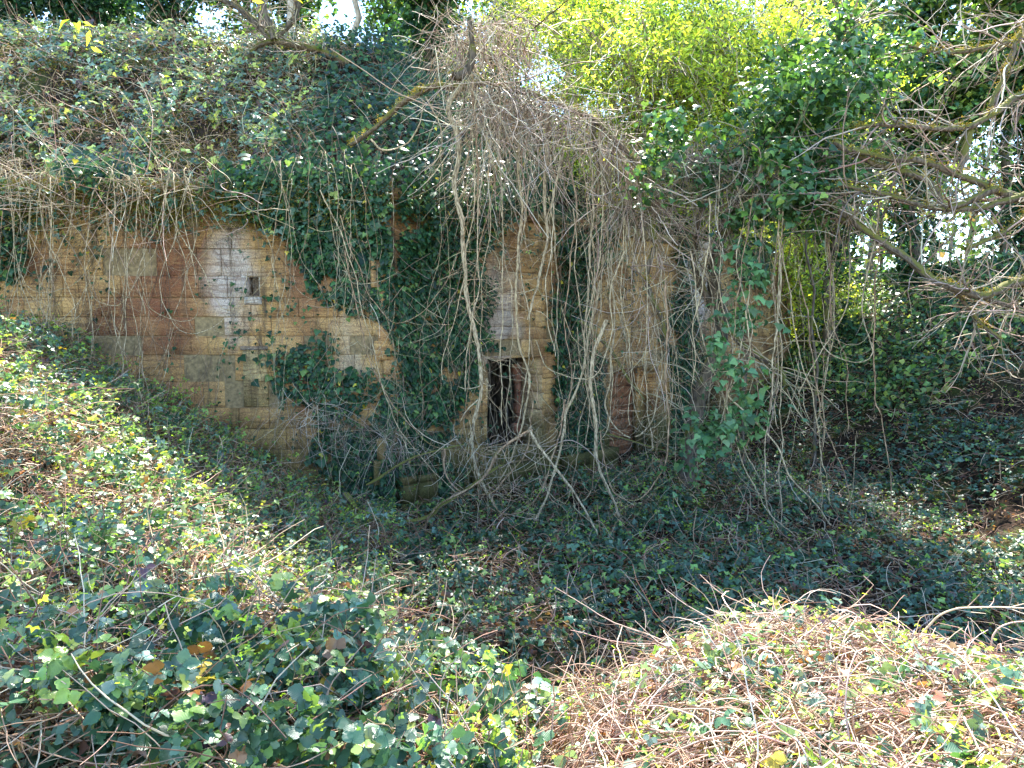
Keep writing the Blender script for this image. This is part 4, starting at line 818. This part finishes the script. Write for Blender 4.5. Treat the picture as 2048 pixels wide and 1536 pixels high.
# unseen tree added beyond the left edge so its boughs dapple the near bank
e = empty('added_shade_tree', (-8.6, 6.2, zg(-8.6, 6.2)), 'unseen tree added beyond the left edge, its high boughs dappling the near bank with shade', 'tree')
ot = [spline(np.array([(-8.6, 6.2, 1.5), (-8.5, 6.4, 5), (-8.0, 6.8, 8.5), (-7.4, 7.4, 13)]), step=.3, noise=.03), spline(np.array([(-8.2, 6.6, 6.5), (-5.5, 7.6, 8.6), (-2.5, 8.8, 9.8), (.8, 9.6, 10.6)]), step=.3, noise=.04), spline(np.array([(-6.5, 7.2, 7.9), (-4.0, 9.6, 9.6), (-1.5, 11.2, 10.8)]), step=.3, noise=.04), spline(np.array([(-8.4, 6.4, 5.6), (-6, 5.5, 8.3), (-3.6, 5.6, 9.6)]), step=.3, noise=.04)]
for i, p_ in enumerate(ot):
    a = Acc(); tubes(a, p_[None], np.linspace(.2, .09, len(p_))[None] if i == 0 else np.linspace(.09, .02, len(p_))[None], 8); a.build('trunk' if i == 0 else 'bough', M_TRUNK, e, smooth=True)
t2, _ = grow(ot[1:], [(1, 1)] * 3, 90, 1.5, 8, .9, .1, 0, .2, .8, .13); a = Acc(); tubes(a, t2, np.linspace(.015, .005, 8)[None] * np.ones((90, 1)), 4, palette(90, *TW)); a.build('twigs', M_STEM, e)
crown(e, t2.reshape(-1, 3), 11000, .15, 'lance', SP, M_SPR, (.25, .25, .2))
# the ivy tree at right of centre
e = empty('ivy_tree', (3.35, 12.3, 0), 'ivy laden tree with dark crooked trunk standing right of the arched doorway', 'tree')
tr = [limb([(1372, 985), (1381, 907), (1394, 810), (1420, 738), (1445, 640), (1428, 556), (1449, 450), (1500, 330), (1560, 200)], [12.4, 12, 10.8], .16, .07, 'trunk', e, M_TRUNK, .03, 10),
      limb([(1440, 640), (1400, 560), (1392, 470), (1420, 380)], [12, 11], .08, .04, 'limb', e, M_TRUNK), limb([(1449, 470), (1530, 400), (1640, 350), (1760, 330)], [11, 9.8], .07, .04, 'limb', e, M_BOUGH),
      limb([(1530, 250), (1600, 200), (1660, 110), (1700, 30)], [10.8, 9.8], .06, .03, 'limb', e, M_TRUNK), limb([(1440, 645), (1500, 700), (1560, 740), (1572, 775)], [11.9, 10.8], .06, .03, 'limb', e, M_BOUGH)]
t2, _ = grow(tr, [(1, 1)] * 5, 420, 1.1, 9, .9, 0, .5, .15, 1., .14); a = Acc(); tubes(a, t2, np.linspace(.010, .004, 9)[None] * np.ones((420, 1)), 4, palette(420, *TW)); a.build('twigs', M_STEM, e)
anch = []
for (px, py, rx, ry, k) in ((1620, 170, 110, 90, 30), (1700, 110, 90, 70, 14), (1560, 280, 110, 80, 20), (1660, 290, 70, 60, 9), (1510, 400, 60, 60, 8), (1640, 390, 70, 60, 8), (1590, 430, 50, 60, 5), (1430, 330, 60, 50, 8), (1330, 290, 60, 60, 6)):
    for _ in range(k): anch.append(at(px + rng.normal() * rx * .6, py + rng.normal() * ry * .6, rng.uniform(9.3, 11.2)))
anch = np.array(anch); crown(e, anch, 10500, .088, 'ivy', ([(.025, .07, .025), (.05, .12, .04), (.09, .18, .06), (.20, .32, .06)], [3, 3, 3, 1.5]), M_IVY, (.2, .2, .2), 'crown', 1.)
anch = np.array([at(rng.normal(1470, 32) + max(0, (py - 780)) * -.45, py, rng.uniform(8.8, 9.6)) for py in rng.uniform(640, 900, 26)] + [at(rng.normal(1410, 30), py, rng.uniform(10.4, 11.5)) for py in rng.uniform(850, 970, 10)] + [at(rng.normal(1500, 25), py, rng.uniform(9, 10)) for py in rng.uniform(450, 640, 10)])
a_ = empty('ivy_clump', at(1470, 760, 9.2), 'pale glossy big leaved ivy clump hanging in front of the dark trunk', 'ivy'); crown(a_, anch, 800, .10, 'ivy', ([(.05, .12, .05), (.08, .17, .07), (.12, .22, .09)], [2, 3, 2]), M_IVY, (.06, .1, .06), 'foliage', 1.2)
pts = px_spline([(1500, 560), (1490, 640), (1470, 740), (1430, 880)], 9.4, .02); a = Acc(); tubes(a, pts[None], .012, 5); a.build('stem', M_VINE, a_)
brush('dry hanging stems under the ivy tree crown', 420, [(1420, 300), (1500, 330), (1600, 320), (1700, 340)], [10.5, 9.8], (.4, 1.8), wid=.3)
brush('dead twig curtain left of the ivy tree', 320, [(1330, 330), (1400, 300), (1470, 350)], 10.6, (.4, 1.6), wid=.25)

# mossy tree at the right reaching in from outside the frame
e = empty('mossy_tree', (9.4, 9.8, zg(9.4, 9.8)), 'bare mossy tree leaning in from the right edge with lichen covered boughs', 'tree')
V0 = np.array([[9.4, 9.8, 1.2], [9.3, 9.9, 3.2], [9.5, 9.7, 5.0], [9.9, 9.6, 7.5], [10.2, 9.5, 10]]); sp = spline(V0, step=.2, noise=.03); a = Acc(); tubes(a, sp[None], np.linspace(.2, .1, len(sp))[None], 10); a.build('trunk', M_BOUGH, e, smooth=True)
Bt = [([(2350, 60), (2200, 140), (2048, 187), (1992, 225), (1917, 255), (1842, 259), (1767, 251), (1715, 256)], [9.6, 9.0, 9.2], .07, .02), ([(2330, 500), (2180, 430), (2048, 397), (1992, 379), (1917, 349), (1842, 319), (1767, 315), (1700, 300)], [9.7, 8.8, 9.0], .08, .025),
      ([(1992, 380), (1895, 420), (1865, 371), (1812, 345), (1749, 326), (1670, 281)], [8.8, 9.1], .045, .03), ([(2150, 340), (2040, 395), (2000, 405), (1974, 414), (1880, 418), (1767, 388), (1680, 370)], 8.9, .05, .02),
      ([(2300, 560), (2200, 600), (2048, 560), (1978, 590), (1893, 573), (1830, 526), (1766, 488), (1700, 440), (1640, 400)], [9.6, 8.6, 9.4], .075, .03), ([(2120, 660), (2048, 623), (1978, 597), (1900, 575)], 8.9, .03, .03), ([(1893, 573), (1957, 632), (2003, 674)], 9.0, .03, .018),
      ([(1940, 260), (1925, 320), (1912, 352)], 9.1, .05, .035), ([(1805, 512), (1730, 465), (1655, 424), (1599, 375)], 9.8, .045, .03), ([(2250, -60), (2120, 40), (2000, 90), (1900, 110), (1820, 95)], 10.5, .05, .02), ([(2100, -50), (2030, 100), (1980, 220)], 9.5, .03, .03), ([(1930, 500), (1990, 470), (2060, 420), (2150, 380)], 8.7, .03, .02)]
bp = [limb(L, Y, r0 * 1.0, r1 * 1.2, 'bough', e, M_BOUGH, .035, 7) for (L, Y, r0, r1) in Bt]
TW3 = ([(.34, .25, .18), (.24, .16, .11), (.48, .38, .29), (.12, .09, .05)], [3, 2, 2, 1])
t2, _ = grow(bp, [(1, 1)] * len(bp), 280, 1.1, 9, .8, .1, .1, .05, .6, .12); t3, _ = grow(list(t2), [(1, 1)] * len(t2), 800, .5, 7, .8, .0, .1, .1, .7, .13)
a = Acc(); tubes(a, t2, np.linspace(.012, .004, 9)[None] * np.ones((len(t2), 1)), 4, palette(len(t2), *TW3)); tubes(a, t3, np.linspace(.0045, .0022, 7)[None] * np.ones((len(t3), 1)), 3, palette(len(t3), *TW3)); a.build('twigs', M_STEM, e)
# moss tufts on boughs
S = np.concatenate([b for b in bp + B]); S = S[rng.integers(0, len(S), 700)]; k = fbm(S[:, 0] * 2.5, S[:, 2] * 2.5) > .47; S = np.repeat(S[k], 30, 0); acc = Acc()
leaves(acc, S + rng.normal(size=S.shape) * .035 + np.array([0, 0, .03]), rng.normal(size=S.shape), rng.uniform(.015, .04, len(S)), 'lance2', palette(len(S), [(.26, .21, .04), (.34, .26, .06), (.15, .14, .03)], [2, 2, 1]), D=rng.normal(size=S.shape))
setp(acc.build('moss', M_MOSS), 'golden moss tufts growing on the right hand boughs', kind='stuff', cat='moss')

# far trees
FG = 'ivy clad trees beyond the right bank'
k = 0
for (x, y, h, iv, lf, lab) in ((9.3, 20, 8, 2600, 1800, 'ivy clad trunk standing behind the ivy tree'), (12.2, 21, 8.5, 4200, 3500, 'ivy clad tree right of the spring green shrubs'), (14.5, 19.5, 8.5, 3600, 3200, 'ivy clad tree second from the right edge'), (16.5, 22, 9.5, 4200, 4200, 'dense ivy clad tree close to the right edge'),
                               (10.5, 26, 14, 3500, 4500, 'far ivy clad tree left of the middle gap on the right'), (18.5, 26, 14, 3800, 5000, 'broad far ivy tree filling the right edge'), (14, 29, 14, 3800, 5500, 'far dark tree between the two right trunks'), (22, 24, 13, 3000, 4000, 'ivy clad tree just beyond the right edge')):
    tree('ivy_clad_tree', lab, tb(x, y), h, .2, nl=14, ll=2.8, nt=200, ntw=500, ivy=iv, ivyr=.55, leaf=(int(lf * 3.2), .16, 'ivy4', ([(.03, .08, .03), (.07, .15, .05), (.18, .29, .07), (.34, .42, .09)], [4, 3, 3, 2])), grp=FG, lmin=.42)
# far wood as one mass
acc = Acc(); n = 60000; ang = rng.uniform(-1.0, 1.05, n); dd = rng.uniform(34, 60, n); x = np.sin(ang) * dd; y = np.cos(ang) * dd; top = 11 + 7 * fbm(x * .18, y * .18); z = 4 + (top - 4) * rng.random(n) ** .8
cl = fbm(x * .6 + z * .5, y * .3 + z * .6); keep = (cl > .44) & ((x > 2) | (z < 12 + 0 * x)); P = np.stack([x, y, z], 1)[keep]
leaves(acc, P, rng.normal(size=P.shape), rng.uniform(.2, .45, len(P)), 'ivy4', palette(len(P), [(.03, .07, .03), (.06, .12, .04), (.14, .2, .06), (.2, .16, .1)], [3, 3, 2, 1]))
setp(acc.build('far_wood', M_IVY), 'hazy far woodland beyond the ditch', kind='stuff', cat='woodland')
acc = Acc(); n = 150; ang = rng.uniform(-.9, .95, n); dd = rng.uniform(32, 58, n); S = np.stack([np.sin(ang) * dd, np.cos(ang) * dd, 3 + 0 * dd], 1)
pts = wander(S, np.array([0, 0, 1.]) + rng.normal(size=(n, 3)) * .06, rng.uniform(11, 17, n), 8, .15, 0, .03); tubes(acc, pts, rng.uniform(.08, .2, (n, 1)) * np.linspace(1, .3, 8), 5, palette(n, [(.14, .11, .08), (.25, .21, .16)], [1, 1]))
t2, _ = grow(list(pts), [(1, 1)] * n, 2600, 2.6, 6, .9, .3, 0, .3, .8, .15); tubes(acc, t2, np.linspace(.03, .01, 6)[None] * np.ones((2600, 1)), 3, palette(2600, *TW)); setp(acc.build('far_trunks', M_STEM), 'bare stems of the far woodland', kind='stuff', cat='woodland')

# ------------------------------------------------------------------ bare sticks and canes in the foreground
CG = 'bare canes in the foreground'
CT = [([(1120, 1480), (1190, 1400), (1300, 1330), (1420, 1250), (1330, 1180)], .006, 'x'),]
def cane(L, Y, r, label, tw=0, name='bare_cane'):
    p = px_spline(L, Y, .006, .04); a = Acc(); K = len(p); tubes(a, p[None], np.linspace(r, r * .45, K)[None], 5, palette(1, [(.46, .34, .25)], [1]))
    if tw:
        t, _ = grow([p], [(1, 1)], tw, .16, 6, .6, .1, 0, .3, .7, .1); tubes(a, t, np.linspace(r * .5, r * .25, 6)[None] * np.ones((tw, 1)), 3, palette(tw, [(.44, .33, .25)], [1]))
    setp(a.build(name, M_STEM), label, 'cane', CG)
for L, Y, r, lab, tw in (
  ([(1600, 1480), (1480, 1370), (1340, 1290), (1220, 1240), (1110, 1175)], [3.6, 4.6], .006, 'long cane reaching up left from the sunlit thicket to the ditch', 7),
  ([(1700, 1420), (1560, 1310), (1440, 1250), (1330, 1178)], [3.8, 4.9], .006, 'bare cane with its tip over the top of the sunlit mound', 6),
  ([(1560, 1250), (1500, 1215), (1440, 1185), (1400, 1150)], [4.6, 5.2], .005, 'reddish cane tip rising highest from the sunlit mound', 6),
  ([(1500, 1340), (1380, 1290), (1250, 1285), (1140, 1260)], [4.2, 4.8], .005, 'low cane lying left across the edge of the sunlit mound', 5),
  ([(1420, 1400), (1290, 1380), (1180, 1330), (1100, 1335)], [3.8, 4.3], .005, 'grey cane bending down at the left foot of the sunlit mound', 4),
  ([(1480, 1245), (1600, 1250), (1740, 1240), (1880, 1228)], [4.8, 5.4], .008, 'straight pale stick lying across the right side', 0),
  ([(1820, 1300), (1880, 1230), (1960, 1216), (2048, 1218), (2120, 1230)], [4.6, 4.4], .008, 'curved cane with hooked side shoots near the right edge', 9),
  ([(1980, 1340), (1985, 1270), (2020, 1245), (2080, 1240)], 4.2, .007, 'arching cane at the right edge', 3),
  ([(1740, 1290), (1730, 1240), (1732, 1215)], 4.8, .005, 'short upright cane right of the mound', 2),
  ([(380, 1536), (400, 1470), (410, 1420), (395, 1400)], 2.7, .006, 'pale upright cane at the bottom left', 1),
  ([(412, 1536), (425, 1490), (455, 1470), (470, 1480)], 2.6, .005, 'pale hooked cane beside the bottom left cane', 1),
  ([(590, 1400), (610, 1460), (640, 1536)], 2.9, .007, 'thorny cane stump in the lower left', 5),
  ([(640, 1536), (670, 1470), (695, 1415)], 2.8, .005, 'thin cane leaning right in the lower left', 2),
  ([(720, 1400), (745, 1470), (760, 1540)], 2.9, .007, 'thorny pale cane just left of the bottom centre', 6),
  ([(870, 1345), (882, 1300), (885, 1262)], 3.9, .004, 'upright thin stick at the bottom centre', 0),
  ([(500, 1290), (590, 1250), (640, 1225), (680, 1195)], [3.9, 4.4], .005, 'forked cane tip rising over the left thicket', 7),
  ([(300, 1420), (370, 1370), (440, 1310), (530, 1290)], [3.0, 3.6], .007, 'grey branch lying diagonally in the left thicket', 3),
  ([(650, 1125), (662, 1150), (640, 1195)], 6.2, .007, 'crooked pale stick on the shaded slope left of centre', 1),
  ([(1230, 1490), (1330, 1470), (1480, 1465)], 3.0, .006, 'pale stick lying flat in the sunlit foreground', 0),
  ([(1900, 1536), (1880, 1470), (1900, 1420), (1960, 1370)], 3.2, .006, 'cane arching up in the lower right corner', 4),
  ([(0, 1275), (20, 1300), (30, 1340), (28, 1400)], 3.2, .004, 'hooked twig at the left edge', 2),
  ([(1130, 1420), (1200, 1350), (1270, 1290), (1300, 1240)], 3.8, .004, 'thin cane rising from the sunlit foreground at centre right', 4),
): cane(L, Y, r, lab, tw)
print('faces', sum(len(o.data.polygons) for o in bpy.data.objects if o.type == 'MESH'))
